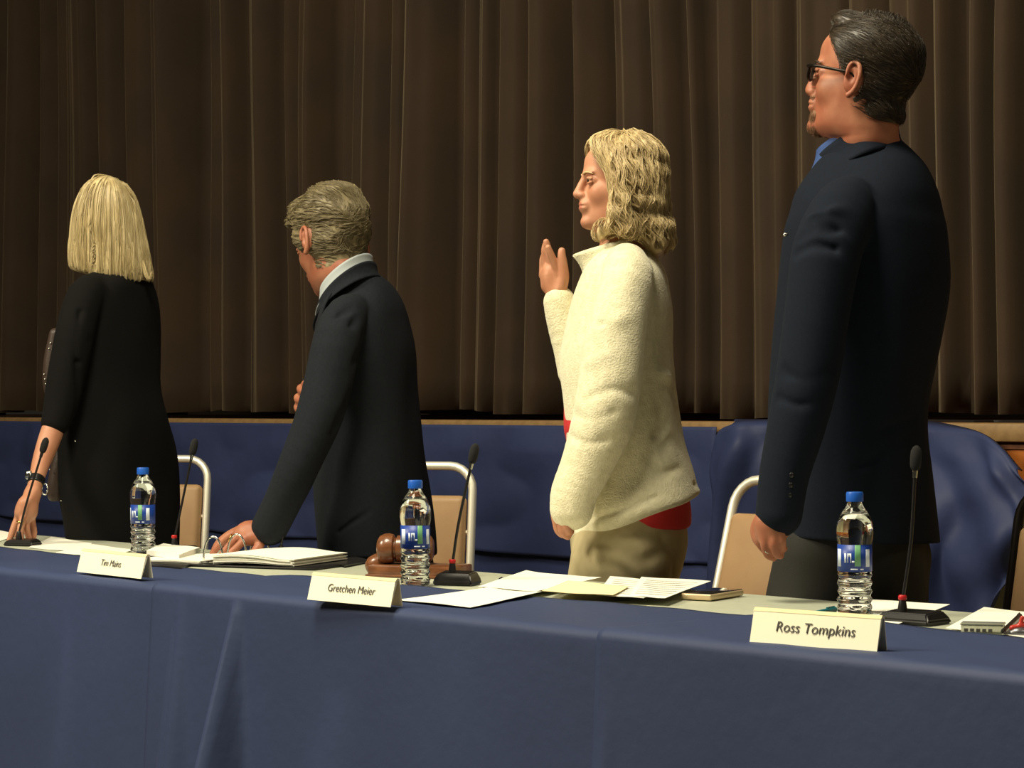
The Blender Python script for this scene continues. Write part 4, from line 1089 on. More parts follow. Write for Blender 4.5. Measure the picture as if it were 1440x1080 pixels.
def hair_short(R, o, H, t, front=.30, low=.22, side=.06, tmpl=.45, fluff=None):
    # cap of hair over the skull; t = thickness in head heights
    S = Sdf(); S.frame(R, o, H)
    S.loft([(z, cx-.012, 0, rx+t*(1.0 if z > .5 else .8), ry+t*(.65 if z > .6 else .30)) for z, cx, rx, ry in SKULL if .10 < z < .95]+[(.965+t*.4, -.045, 0, .20+t*.5, .18+t*.4), (1.0+t*.8, -.05, 0, .04, .04)], k=.02, e=2.1, taper=.15, n=80)
    # cut away the face: in front of a line from the forehead hairline to the sideburn
    S.half((front, 0, .86), (1.0, 0, -.15), k=.03)
    S.ell((.30, 0, .42), (.26, .6, .40), k=.03, mode='sub')
    S.ell((side, 0, .30), (.14, .6, .24), k=.02, mode='sub')
    for y in (-1, 1): S.ell((-.035, y*.34, .455), (.088, .12, .135), k=.015, mode='sub')
    S.half((-.2, 0, low), (.35, 0, -1), k=.03)
    if fluff: fluff(S)
    S.frame(); return S
def hair_obj(root, Sh, R, o, H, m, n, length, dirf, r0, r1, name='hair', lift=.003, stick=1.0, steps=9, extra=None, h=.003, jitter=.12):
    v, f = Sh.mesh(h)
    vr = v[((v-o) @ R)[:, 2] > .20*H] if name == 'hair' else v
    ix = np.random.choice(len(vr), n); P = vr[ix]
    paths = comb(Sh, P, dirf, length, steps, lift=lift, stick=stick, jitter=jitter) if n else None
    if n == 0: V, Fc = merge([(v, f)]+extra); return meshobj(name, V, Fc, m, root)
    parts = [(v, f), strands(paths, r0 if r0 > .0001 else .0006, .0002)]
    if extra: parts += extra
    V, Fc = merge(parts)
    return meshobj(name, V, Fc, m, root)
# ------------------------------------------------------------------ person 3: woman in the ivory fleece, right hand raised
def fleece_woman():
    global SKINM
    SKINM = M_['skin']
    G = Fig(5.0); base = G.pt(885, 800); base[2] = 0
    root = empty('person', base, 0, 'woman with wavy blond hair in ivory fleece jacket raising her right hand', 'person')
    R = headframe(-6, -3); H = G.r(135); o = G.pt(868, 327, -.01); th = 0
    L = lambda x, y, z: o+R @ (np.array([x, y, z])*H)
    rows = [(338, 850, 898, .05), (352, 838, 914, .075), (368, 826, 928, .11), (390, 815, 938, .135), (430, 801, 943, .15), (480, 791, 945, .155), (520, 788, 949, .155), (560, 791, 953, .155), (620, 797, 962, .165), (665, 799, 976, .18), (705, 802, 985, .20), (760, 803, 988, .20)]
    near = [(884, 372, -.09, 30), (882, 392, -.15, 38), (873, 440, -.18, 41), (864, 490, -.19, 43), (857, 545, -.20, 45), (846, 600, -.205, 43), (826, 652, -.21, 37), (809, 690, -.215, 32), (804, 716, -.215, 29)]
    far = [(884, 372, .09, 30), (876, 392, .15, 36), (850, 450, .19, 36), (822, 520, .20, 33), (808, 490, .20, 30), (795, 452, .20, 25), (787, 424, .20, 22)]
    S = Sdf(); add_head(S, R, o, H, nose=1.0, jaw=.97, chin=.02)
    S.chain([L(-.10, 0, .30), L(-.13, 0, .05), G.pt(880, 365)], [.050, .050, .07], k=.03)
    G.torso(S, [r for r in rows[3:9]]+[(700, 818, 960, .15), (770, 815, 955, .15)], th, shrink=.03, k=.04)
    G.arm(S, near[:-1]+[(800, 712, -.215, 22)], sc=.62, k=.02); G.arm(S, far[:-1]+[(784, 420, .20, 17)], sc=.66, k=.02)
    hips = [(G.pt(868, 790, -.09), G.pt(860, 1000, -.10)), (G.pt(890, 790, .09), G.pt(905, 1000, .10))]
    legs(S, None, hips, (.085, .078, .052, .048, .036))
    # left hand hanging, half inside the sleeve
    a = -.215
    S.cap(G.pt(801, 712, a), G.pt(794, 728, a), G.r(15), G.r(13), k=.01, raw=True)
    finger(S, G, [(786, 722, a+.02, 7), (783, 735, a+.03, 6.2), (785, 746, a+.03, 5.6), (790, 752, a+.03, 4.8)])
    finger(S, G, [(790, 728, a-.004, 7), (790, 742, a-.008, 6.4), (793, 751, a-.004, 5.6), (799, 755, a+.005, 4.8)])
    finger(S, G, [(797, 729, a-.014, 7), (797, 739, a-.018, 6), (800, 746, a-.012, 5.2), (804, 747, a, 4.6)])
    finger(S, G, [(783, 714, a+.02, 7), (780, 722, a+.03, 6), (781, 731, a+.035, 5.4), (785, 737, a+.035, 5)])
    # raised right hand, open palm
    b = .20
    S.chain([G.pt(785, 424, b), G.pt(781, 408, b), G.pt(778, 392, b), G.pt(776, 382, b)], [.022, .024, .026, .022], k=.012)
    S.cap(G.pt(770, 402, b+.012), G.pt(768, 386, b+.016), .015, .014, k=.012, raw=True); S.cap(G.pt(787, 404, b-.016), G.pt(785, 388, b-.014), .014, .012, k=.012, raw=True)
    S.ell(G.pt(776, 395, b-.032), (.012, .008, .022), k=.012, mode='sub')
    finger(S, G, [(785, 385, b-.018, 5.8), (779, 368, b-.026, 5.4), (774, 356, b-.032, 5), (771, 348, b-.036, 4.2)])
    finger(S, G, [(777, 382, b-.004, 6), (773, 362, b-.012, 5.6), (770, 347, b-.018, 5.1), (768, 340, b-.020, 4.3)])
    finger(S, G, [(770, 382, b+.010, 5.9), (767, 364, b+.004, 5.4), (766, 352, b-.002, 5), (767, 344, b-.006, 4.3)])
    finger(S, G, [(763, 388, b+.022, 5.3), (763, 374, b+.018, 4.8), (763, 365, b+.014, 4.4), (765, 358, b+.010, 3.9)])
    finger(S, G, [(789, 408, b-.014, 8.2), (793, 390, b-.024, 7.4), (792, 372, b-.030, 6.4), (790, 360, b-.032, 6.0), (790, 353, b-.032, 5.2)])
    def fm(c):
        q = (c-o) @ R/H
        return (((q[:, 0] > .372) & (np.abs(q[:, 1]) < .080) & (q[:, 2] > .213) & (q[:, 2] < .287)).astype(int))
    sdf_obj(S, .0024, 'body', M_['skin'], root, fm, [M_['skin'], M_['lip']], fine=[(1.44, 2.0), (.94, 1.04), (1.32, 1.5)])
    eyes(root, R, o, H)
    for y in (-1, 1):
        MB().tube(cr([L(.395, y*.05, .572), L(.385, y*.11, .592), L(.345, y*.18, .585), L(.31, y*.21, .57)], 10), [.0010, .0016, .0018, .0018, .0018, .0017, .0015, .0013, .001, .0006], 8).build('eyebrow', M_['hair_ash'], root, sharp=0)
    # hair
    Sh = Sdf(); Sh.frame(R, o, H)
    Sh.loft([(z, cx-.015, 0, rx+.035, ry+.035) for z, cx, rx, ry in SKULL if .10 < z < .95]+[(.975, -.045, 0, .225, .20), (1.035, -.05, 0, .05, .05)], k=.02, e=2.1, taper=.1, n=80)
    Sh.frame()
    Sh.ell(G.pt(887, 258, 0), (.054, .095, .110), k=.04); Sh.ell(G.pt(896, 300, -.01), (.058, .090, .070), k=.04); Sh.ell(G.pt(919, 333, 0), (.029, .075, .050), k=.03)
    Sh.ell(G.pt(862, 306, -.075), (.030, .026, .050), k=.02); Sh.ell(G.pt(870, 306, .075), (.030, .026, .050), k=.02)
    Sh.frame(R, o, H); Sh.ell((.44, 0, .37), (.33, .70, .44), k=.03, mode='sub'); Sh.half((.31, 0, .88), (1, 0, -.4), k=.03); Sh.ell((.16, 0, .93), (.15, .22, .08), k=.03); Sh.frame()
    Sh.chain([G.pt(874, 235, -.078), G.pt(872, 275, -.084), G.pt(864, 303, -.080), G.pt(850, 323, -.068), G.pt(843, 336, -.055)], [.012, .014, .016, .014, .008], k=.02)
    Sh.ell(G.pt(880, 307, -.070), (.032, .034, .046), k=.02); Sh.ell(G.pt(880, 305, .070), (.032, .034, .046), k=.02)
    Sh.chain([G.pt(866, 235, .082), G.pt(862, 275, .088), G.pt(852, 305, .082), G.pt(842, 325, .066)], [.014, .018, .018, .012], k=.02)
    Sh.wob(.006, 30, 4); Sh.wob(.003, 70, 5)
    v, f = Sh.mesh(.004)
    # waves
    crown = L(-.02, -.02, 1.0)
    def wavy(n, amp, free, seed):
        rg = np.random.RandomState(seed); ix = rg.choice(len(v), n); P = v[ix]; P = P[(P[:, 2] > G.pt(0, 318)[2])]
        ph = rg.uniform(0, 6.28, len(P)); fr = rg.uniform(85, 125, len(P))
        def df(Q, t):
            out = Q-crown; out[:, 2] = 0; out /= np.maximum(np.linalg.norm(out, axis=1, keepdims=True), 1e-6)
            near_top = np.clip((Q[:, 2:3]-L(0, 0, .80)[2])/.05, 0, 1)
            side = np.stack([out[:, 1], -out[:, 0], out[:, 2]*0], 1)
            w = amp*np.sin(Q[:, 2]*fr+ph)*(.25+.75*t)*(1-.7*near_top[:, 0])
            return out*(.25+1.2*near_top)+np.array([0, 0, -1.0])*(1-.5*near_top)+side*w[:, None]+R[:, 0]*-.25
        z0 = G.pt(0, 345)[2]; ln = np.clip(P[:, 2]-z0, .04, .3)*1.15
        return comb(Sh, P, df, ln, 24, lift=.012, jitter=.10, stick=1.0, free=free)
    pa = clump(wavy(760, 1.0, .02, 3), 13, .0032); pb = clump(wavy(160, 1.5, .02, 9), 10, .0026)
    def keep(p):
        S_, K_, _ = p.shape; q = ((p.reshape(-1, 3)-o) @ R/H).reshape(S_, K_, 3); dd = Sh.eval(p.reshape(-1, 3)).reshape(S_, K_)
        bad = ((q[..., 0] > .17) & (q[..., 2] > .16) & (q[..., 2] < .78)) | ((q[..., 0] > .37) & (q[..., 2] > .2)) | ((dd > .014) & (p[..., 2] > G.pt(0, 338)[2]))
        return p[~bad.any(1)]
    pa, pb = keep(pa), keep(pb)
    rg = np.random.RandomState(12); fg = []
    for k in range(150):
        sd = 1 if k % 2 == 0 else -1; u = rg.uniform(0, 1); ph = rg.uniform(0, 6.28); st = rg.uniform(-.12, .10)
        q = [(st, sd*.02, 1.035), (st*.4+.17-.10*u, sd*(.06+.04*u), 1.03-.01*u), (.33-.20*u, sd*(.15+.05*u), .945-.01*u), (.33-.22*u, sd*(.235+.03*u), .83), (.255-.17*u, sd*(.29+.02*u), .70), (.185-.12*u, sd*(.325+.01*u), .56), (.15-.11*u, sd*.345, .42), (.12-.10*u, sd*.345, .30), (.12-.06*u, sd*.32, .17)]
        q = cr([(a_+.012*math.sin(i*1.7+ph), b_, c_+.008*math.cos(i*2.1+ph)) for i, (a_, b_, c_) in enumerate(q)], 25)
        fg.append(o+(q*H) @ R.T)
    pf = clump(np.array(fg), 12, .0030, tip=.5)
    V, Fc = merge([(v, f), strands(pa, .0008, .0003), strands(pb, .0010, .0004), strands(pf, .0009, .0004)])
    meshobj('hair', V, Fc, M_['hair_ash'], root)
    # fleece jacket
    J = Sdf(); G.torso(J, rows, th, k=.03, e=2.2)
    G.arm(J, near, k=.005); G.arm(J, far, k=.016)
    for p, n in ((near[-1], (-.35, 0, -1)), (far[-1], (-.3, 0, 1))): pass
    p0, p1 = G.pt(803, 756), G.pt(985, 694); nn = np.array([p1[2]-p0[2], 0, -(p1[0]-p0[0])]); J.half(p0, nn, k=.012)
    hem = [G.pt(803+182*t, 752-62*t, -.205*math.sin(PI*(.12+.80*t))) for t in np.linspace(0, 1, 9)]
    for c in FLEECE_CREASES: J.crease([G.pt(*p) for p in c[0]], c[1], c[2])
    J.crease(hem, .010, -.004); J.crease([h+np.array([0, 0, .018]) for h in hem], .006, .004)
    J.wob(.0035, 22, 3)
    sdf_obj(J, .0036, 'fleece_jacket', M_['fleece'], root)
    # tall open collar
    c0 = G.pt(872, 352)
    collar('jacket_collar', c0, 0, (.105, .050, .062, -.010, .040), (.078, .075, .085, -.062, -.010), .30, M_['fleece'], root, th=.012, bulge=.006)
    Q = Sdf()
    G.torso(Q, [(540, 800, 930, .13), (565, 794, 930, .13), (600, 793, 935, .14), (625, 798, 940, .14), (690, 812, 964, .165), (720, 812, 971, .172), (750, 812, 972, .172)], th, k=.02)
    Q.half(G.pt(900, 742), (.04, 0, -1), k=.01); Q.wob(.003, 28, 7)
    sdf_obj(Q, .004, 'shirt', M_['redshirt'], root)
    T = Sdf(); legs(T, None, hips, (.104, .098, .078, .07, .062), k=.03)
    G.torso(T, [(715, 806, 962, .165), (760, 803, 965, .175), (800, 804, 960, .17), (840, 808, 945, .15)], th, k=.03)
    for c in KHAKI_CREASES: T.crease([G.pt(*p) for p in c[0]], c[1], c[2])
    T.half((0, 0, .06), (0, 0, -1)); T.wob(.003, 24, 9); sdf_obj(T, .0045, 'trousers', M_['khaki'], root)
    for (hip, foot) in hips:
        Q = Sdf(); shoes(Q, G, [foot], 0); sdf_obj(Q, .005, 'shoe', M_['shoe'], root)
FLEECE_CREASES = [
    ([(918, 395, -.16), (912, 440, -.18), (906, 500, -.19), (900, 560, -.19), (880, 620, -.20), (850, 690, -.21), (834, 730, -.21)], .009, .012),
    ([(818, 420, -.15), (812, 470, -.17), (812, 520, -.17), (800, 590, -.17)], .010, .007),
    ([(835, 560, -.25), (860, 548, -.26), (890, 552, -.25)], .014, .006), ([(800, 580, -.22), (830, 590, -.25), (860, 580, -.26)], .012, .006),
    ([(795, 610, -.22), (825, 622, -.25), (850, 618, -.26)], .012, .006), ([(830, 510, -.24), (855, 500, -.25)], .014, -.006),
    ([(918, 540, -.17), (930, 560, -.15), (935, 585, -.14), (925, 610, -.15), (940, 595, -.13)], .012, .011), ([(935, 630, -.15), (950, 618, -.12), (962, 625, -.1)], .012, .009),
    ([(925, 520, -.16), (945, 530, -.1)], .014, -.008), ([(915, 640, -.18), (930, 665, -.17), (950, 660, -.12)], .012, .007),
    ([(870, 450, -.25), (890, 440, -.22)], .016, -.005), ([(838, 690, -.21), (846, 730, -.21)], .008, .005), ([(842, 455, -.24), (848, 456, -.24)], .006, .004)]
KHAKI_CREASES = [
    ([(870, 770, -.19), (900, 790, -.19), (930, 775, -.16)], .014, .005), ([(880, 760, -.19), (905, 800, -.19), (915, 840, -.17)], .014, .005),
    ([(850, 790, -.19), (880, 805, -.19), (890, 840, -.17)], .012, .004), ([(930, 760, -.15), (940, 790, -.12), (935, 830, -.1)], .012, .005),
    ([(835, 760, -.19), (845, 800, -.18)], .012, -.005), ([(815, 770, -.15), (838, 762, -.18), (860, 768, -.19)], .008, .004)]

# ------------------------------------------------------------------ person 2: man in charcoal suit bending over the binder
def bending_man():
    global SKINM
    SKINM = M_['skin2']
    G = Fig(5.69); base = G.pt(528, 800); base[2] = 0
    root = empty('person', base, 0, 'grey-haired man in charcoal suit bending with his left hand on the binder', 'person')
    th = 18; R = headframe(50, 20); H = G.r(145); o = G.pt(481, 404, -.01)
    L = lambda x, y, z: o+R @ (np.array([x, y, z])*H)
    rows = [(374, 492, 514, .035), (386, 484, 534, .055), (402, 474, 552, .080), (426, 460, 566, .120), (455, 449, 574, .155), (495, 446, 581, .165), (550, 446, 584, .165), (600, 446, 589, .165), (650, 446, 595, .185), (700, 448, 602, .195), (745, 450, 608, .20), (800, 456, 613, .20)]
    near = [(500, 436, -.09, 24), (486, 446, -.14, 30), (474, 480, -.20, 35), (462, 540, -.235, 34), (446, 596, -.26, 33), (422, 652, -.275, 29), (396, 708, -.26, 26), (379, 742, -.24, 24)]
    far = [(510, 436, .09, 24), (505, 446, .14, 30), (500, 480, .19, 33), (480, 540, .18, 31), (455, 570, .08, 26), (444, 573, .0, 22)]
    S = Sdf(); add_head(S, R, o, H, nose=.9, jaw=1.02)
    S.chain([L(-.02, 0, .30), L(-.07, 0, .06), G.pt(485, 399), G.pt(506, 432)], [.050, .048, .049, .058], k=.03)
    G.torso(S, rows[3:10]+[(780, 470, 590, .14)], th, shrink=.03, k=.04)
    G.arm(S, near[:-1]+[(376, 742, -.24, 22)], sc=.70, k=.02); G.arm(S, far, sc=.72, k=.02)
    hips = [(G.pt(505, 800, -.09), G.pt(510, 960, -.10)), (G.pt(555, 800, .09), G.pt(570, 960, .12))]
    legs(S, None, hips, (.085, .08, .055, .05, .04))
    a = -.22                                            # left hand spread on the pages
    S.chain([G.pt(376, 744, a), G.pt(362, 749, a), G.pt(350, 750, a), G.pt(342, 751, a)], [.028, .030, .031, .024], k=.012)
    S.cap(G.pt(362, 745, a+.03), G.pt(342, 746, a+.035), .017, .015, k=.015, raw=True); S.cap(G.pt(362, 755, a-.025), G.pt(345, 758, a-.03), .017, .014, k=.015, raw=True)
    finger(S, G, [(338, 744, a+.045, 6), (322, 752, a+.055, 5.6), (308, 763, a+.06, 5.2), (302, 772, a+.062, 4.6)])
    finger(S, G, [(335, 747, a+.018, 6.2), (318, 757, a+.024, 5.8), (306, 769, a+.026, 5.2), (299, 778, a+.028, 4.4)])
    finger(S, G, [(339, 752, a-.012, 6.2), (326, 764, a-.014, 5.8), (317, 774, a-.016, 5.2), (311, 781, a-.016, 4.4)])
    finger(S, G, [(345, 758, a-.036, 6), (334, 769, a-.044, 5.4), (325, 777, a-.048, 4.9), (319, 783, a-.05, 4.2)])
    finger(S, G, [(366, 758, a-.02, 8), (364, 768, a-.035, 7), (358, 776, a-.045, 6), (353, 781, a-.05, 5)])
    # right hand closed against the sleeve
    S.chain([G.pt(446, 572, .02), G.pt(436, 570, -.04), G.pt(430, 568, -.07)], [.028, .030, .026], k=.012)
    for i, (x, y) in enumerate(((424, 546), (420, 559), (420, 572), (424, 584))):
        finger(S, G, [(x+12, y+2, -.05, 6.5), (x, y, -.06, 6.4), (x+1, y+4, -.09, 5.6), (x+10, y+6, -.12, 5)])
    finger(S, G, [(438, 552, -.05, 8), (430, 542, -.07, 7), (432, 540, -.10, 6)])
    sdf_obj(S, .0025, 'body', M_['skin2'], root, fine=[(1.34, 1.8), (1.08, 1.18), (.72, .86)])
    eyes(root, R, o, H)
    def fl(S_):
        S_.ell((.24, -.03, .92), (.20, .24, .10), k=.06); S_.ell((.30, .05, .80), (.12, .22, .11), k=.05); S_.ell((-.12, 0, .88), (.32, .28, .16), k=.06); S_.ell((-.28, 0, .62), (.18, .30, .24), k=.05)
    Sh = hair_short(R, o, H, .050, front=.36, low=.04, side=.10, fluff=None); 
    Sh.frame(R, o, H); Sh.ell((.20, .0, .93), (.20, .25, .10), k=.05); Sh.ell((.30, .06, .80), (.12, .20, .09), k=.04); Sh.ell((-.16, 0, .86), (.24, .26, .14), k=.06); Sh.ell((.12, .27, .58), (.085, .06, .16), k=.03); Sh.frame()
    Sh.wob(.004, 40, 2)
    v, f = Sh.mesh(.003); ix = np.random.choice(np.nonzero(((v-o) @ R)[:, 2] > .24*H)[0], 1500)
    df = lambda P, t: -R[:, 0]*.75-R[:, 2]*(.15+.5*t)+R[:, 1]*.35*np.sin(P[:, 2:3]*70+P[:, 0:1]*40)
    pa = clump(comb(Sh, v[ix], df, .045, 10, lift=.0025, jitter=.10), 9, .0014)
    V, Fc = merge([(v, f), strands(pa, .0005, .0002)])
    meshobj('hair', V, Fc, M_['hair_grey'], root)
    J = Sdf(); G.torso(J, rows, th, k=.03, e=2.3)
    G.arm(J, near, k=.006); G.arm(J, far, k=.016)
    J.half(G.pt(530, 778), (-.03, 0, -1), k=.006)
    for c in SUIT_CREASES: J.crease([G.pt(*p) for p in c[0]], c[1], c[2])
    J.wob(.0025, 18, 6)
    sdf_obj(J, .0036, 'suit_jacket', M_['char'], root)
    c0 = G.pt(488, 382)
    collar('suit_collar', c0, 25, (.066, .066, .094, -.112, .024), (.072, .084, .112, -.158, -.014), .5, M_['char'], root, th=.006, bulge=.005)
    nb = G.pt(452, 404, -.10), G.pt(464, 386, -.10), G.pt(480, 370, -.088), G.pt(498, 358, -.06)
    collar('shirt_collar', c0, 25, (.062, .058, .078, -.056, .044), (.072, .068, .094, -.122, .010), .3, M_['whiteshirt'], root, th=.004, bulge=.003)
    band('lapel', [G.pt(466, 412, -.14), G.pt(456, 432, -.17), G.pt(448, 470, -.17)], [G.pt(456, 425, -.08), G.pt(448, 445, -.10), G.pt(444, 475, -.12)], .005, M_['char'], root)
    T = Sdf(); legs(T, None, hips, (.10, .10, .085, .078, .074), k=.025)
    G.torso(T, [(720, 462, 598, .15), (780, 462, 600, .16), (850, 466, 596, .13)], th, k=.03)
    T.half((0, 0, .06), (0, 0, -1)); sdf_obj(T, .006, 'trousers', M_['char'], root)
    for (hip, foot) in hips:
        Q = Sdf(); shoes(Q, G, [foot], 20); sdf_obj(Q, .005, 'shoe', M_['shoe'], root)
    c = G.pt(324, 757, a-.012); rgp = [c+np.array([.35, 0, .9])*.0105*math.cos(t)+np.array([0, 1, 0])*.0105*math.sin(t) for t in np.linspace(0, 2*PI, 21)[:-1]]
    tag(MB().tube(rgp, .0016, 8, closed=True).build('finger_ring', M_['gold'], sharp=0), 'gold ring on the left hand of the bending man in charcoal', 'ring')
SUIT_CREASES = [
    ([(500, 425, -.2), (475, 450, -.22), (452, 490, -.22)], .012, .009), ([(505, 445, -.21), (480, 475, -.24), (455, 520, -.25)], .010, .008),
    ([(515, 470, -.2), (500, 520, -.22), (490, 570, -.24), (470, 620, -.26), (440, 680, -.28)], .008, .010),
    ([(500, 500, -.23), (475, 530, -.26), (450, 545, -.27)], .012, .007), ([(490, 555, -.25), (465, 590, -.28), (430, 600, -.28)], .012, .009),
    ([(480, 590, -.28), (455, 612, -.29), (428, 618, -.28)], .010, .007), ([(470, 570, -.28), (440, 575, -.28)], .012, -.007),
    ([(538, 708, -.2), (515, 722, -.2), (495, 735, -.19), (478, 748, -.18)], .006, .008), ([(540, 705, -.2), (540, 760, -.2)], .008, .006),
    ([(530, 480, -.19), (545, 560, -.19), (550, 650, -.19)], .03, .005), ([(560, 620, -.15), (575, 700, -.14), (588, 770, -.14)], .02, .005)]

# ------------------------------------------------------------------ person 1: woman in black leaning on her left hand
def black_woman():
    global SKINM
    SKINM = M_['skin']
    G = Fig(6.42); base = G.pt(165, 800); base[2] = 0
    root = empty('person', base, 0, 'woman with straight pale blond bob in black, leaning one hand on the table', 'person')
    th = 35; R = headframe(72, 12); H = G.r(98); o = G.pt(152, 352, .0)
    L = lambda x, y, z: o+R @ (np.array([x, y, z])*H)
    rows = [(376, 138, 188, .05), (386, 124, 204, .085), (400, 110, 212, .12), (425, 100, 217, .15), (460, 92, 219, .165), (500, 86, 219, .165), (545, 82, 221, .165), (590, 84, 232, .17), (630, 86, 240, .185), (680, 90, 245, .195), (730, 96, 247, .175), (800, 102, 248, .150), (900, 108, 246, .14), (1000, 112, 244, .14)]
    near = [(135, 402, -.08, 20), (120, 418, -.13, 27), (106, 465, -.17, 28), (95, 520, -.19, 27), (86, 566, -.20, 24), (78, 594, -.21, 21)]
    far = [(185, 402, .08, 20), (190, 418, .13, 27), (180, 480, .17, 28), (170, 540, .18, 26), (150, 590, .16, 22)]
    S = Sdf(); add_head(S, R, o, H, jaw=.95)
    S.chain([L(-.10, 0, .30), L(-.13, 0, .05), G.pt(165, 400)], [.050, .050, .065], k=.03)
    G.torso(S, rows[3:11], th, shrink=.03, k=.04)
    fore = [(78, 594, -.21, 16), (68, 622, -.23, 15.5), (58, 650, -.26, 13), (51, 676, -.30, 10.5), (46, 694, -.33, 10.5)]
    G.arm(S, near[:-1], sc=.72, k=.02); G.arm(S, fore, k=.015)
    G.arm(S, far, sc=.72, k=.02); hanging_hand(S, G.pt(148, 605, .16), (-.4, 0, -1), 1, sc=.9)
    a = -.35                                            # left hand, fingertips on the paper
    S.chain([G.pt(46, 694, -.33), G.pt(41, 706, a), G.pt(37, 717, a), G.pt(35, 724, a)], [.021, .024, .029, .025], k=.012)
    S.cap(G.pt(45, 708, a+.015), G.pt(44, 722, a+.015), .016, .015, k=.012, raw=True); S.cap(G.pt(34, 708, a-.01), G.pt(29, 722, a-.01), .015, .013, k=.012, raw=True)
    finger(S, G, [(28, 722, a-.004, 5.4), (21, 738, a-.01, 5), (16, 752, a-.014, 4.5), (12, 764, a-.016, 3.8)])
    finger(S, G, [(33, 728, a-.02, 5.5), (29, 743, a-.032, 5), (29, 755, a-.034, 4.6), (31, 766, a-.034, 3.9)])
    finger(S, G, [(38, 727, a+.0, 5.5), (37, 741, a-.006, 5), (39, 751, a-.004, 4.6), (42, 760, a, 3.9)])
    finger(S, G, [(44, 724, a+.02, 5.3), (46, 737, a+.024, 4.7), (48, 747, a+.024, 4.3), (48, 755, a+.024, 3.7)])
    finger(S, G, [(40, 706, a+.03, 6.5), (32, 722, a+.045, 5.6), (26, 738, a+.05, 5), (22, 752, a+.05, 4.4)])
    hips = [(G.pt(150, 800, -.08), G.pt(150, 930, -.08)), (G.pt(195, 800, .08), G.pt(200, 930, .10))]
    legs(S, None, hips, (.085, .078, .052, .048, .036))
    sdf_obj(S, .0027, 'body', M_['skin'], root, fine=[(1.45, 1.8), (.72, .92)])
    eyes(root, R, o, H)
    # hair: straight bob
    Sh = Sdf()
    G.torso(Sh, [(247.5, 144, 156, .02), (252, 133, 165, .045), (262, 121, 178, .065), (280, 112, 189, .08), (305, 105, 196, .088), (335, 102, 202, .09), (362, 101, 207, .09), (385, 104, 211, .088), (398, 108, 210, .08)], 0, k=.01)
    p = G.pt(103, 374); Sh.half(p, (-.36, 0, -1), k=.004); Sh.half(G.pt(160, 396), (.02, 0, -1), k=.004)
    for x in (130, 143, 160, 178, 190): Sh.crease([G.pt(150+(x-150)*.3, 262, -.08), G.pt(150+(x-150)*.8, 300, -.1), G.pt(x, 345, -.1), G.pt(x+2, 392, -.1)], .004, .005)
    Sh.crease([G.pt(154, 250, -.05), G.pt(158, 262, -.07), G.pt(157, 285, -.09)], .005, .006)
    Sh.crease([G.pt(128, 320, -.09), G.pt(133, 345, -.09), G.pt(132, 380, -.09)], .007, .012)
    v, f = Sh.mesh(.003)
    top = G.pt(155, 250, -.02)
    def df(P, t):
        out = P-top; out[:, 2] = 0; n = np.linalg.norm(out, axis=1, keepdims=True); out = out/np.maximum(n, 1e-6)
        up = np.clip((P[:, 2:3]-G.pt(0, 285)[2])/.06, 0, 1)
        return out*(.05+1.3*up)+np.array([0, 0, -1.0])
    rg = np.random.RandomState(5); P = v[rg.choice(len(v), 700)]; P = P[P[:, 2] > G.pt(0, 375)[2]]
    ln = np.clip(P[:, 2]-G.pt(0, 392)[2], .03, .3)*1.0
    pa = clump(comb(Sh, P, df, ln, 16, lift=.006, jitter=.03, free=.05), 9, .0020, tip=.6)
    fl = [cr([G.pt(202+j*1.2, 366, -.06), G.pt(206+j, 384, -.06), G.pt(211+j*.6, 392-j*.5, -.06), G.pt(214+j*.3, 382-j*.8, -.06)], 17) for j in range(-2, 1)]
    V, Fc = merge([(v, f), strands(pa, .0010, .0005), strands(clump(np.array(fl), 8, .002), .001, .0005)])
    meshobj('hair', V, Fc, M_['hair_pale'], root)
    J = Sdf(); G.torso(J, rows, th, k=.03, e=2.2); G.arm(J, near, k=.012); G.arm(J, far, k=.016)
    J.half(G.pt(78, 597, -.2), (-.0, 0, -1), k=.003, mode='sub') if False else None
    for c in (([(112, 440, -.2), (104, 500, -.22), (112, 560, -.22), (104, 610, -.2)], .010, .008), ([(95, 500, -.2), (110, 510, -.22)], .01, .004), ([(150, 560, -.2), (190, 575, -.15), (222, 570, -.1)], .014, .007),
              ([(160, 600, -.2), (200, 590, -.15), (230, 600, -.1)], .014, .006), ([(130, 480, -.2), (180, 490, -.18)], .016, .004)): J.crease([G.pt(*q) for q in c[0]], c[1], c[2])
    J.wob(.0025, 18, 6)
    J.half((0, 0, .30), (0, 0, -1))
    sdf_obj(J, .004, 'black_dress', M_['blackcloth'], root)
    # sequined front panel seen at her chest and below her sleeve
    Q = Sdf(); Q.chain([G.pt(78, 470, -.02), G.pt(72, 510, -.02), G.pt(72, 545, -.02), G.pt(80, 575, -.02)], [G.r(9), G.r(11), G.r(11), G.r(8)], k=.01)
    Q.chain([G.pt(92, 620, -.10), G.pt(84, 650, -.10), G.pt(79, 680, -.10), G.pt(78, 696, -.10)], [G.r(9), G.r(11), G.r(12), G.r(11)], k=.01); Q.half(G.pt(78, 705, -.1), (.06, 0, -1), k=.004)
    Q.ell(G.pt(95, 590, -.0), (.03, .08, .10), k=.02)
    sdf_obj(Q, .003, 'sequined_top', M_['sequin'], root)
    rg = np.random.RandomState(2); mb = MB(); k = 0
    for (x, y, d) in [(71, 482, -.03), (69, 490, -.03), (73, 492, -.03), (62, 526, -.03), (63, 533, -.03), (74, 532, -.05), (64, 540, -.03), (106, 620, -.23), (98, 636, -.13), (86, 704, -.14), (70, 660, -.12), (66, 690, -.12)]:
        mb.sphere(G.pt(x, y, d-.012), .0022, n=6)
    sq = mb.build('sequins', M_['silver'], root); sq['kind'] = 'stuff'
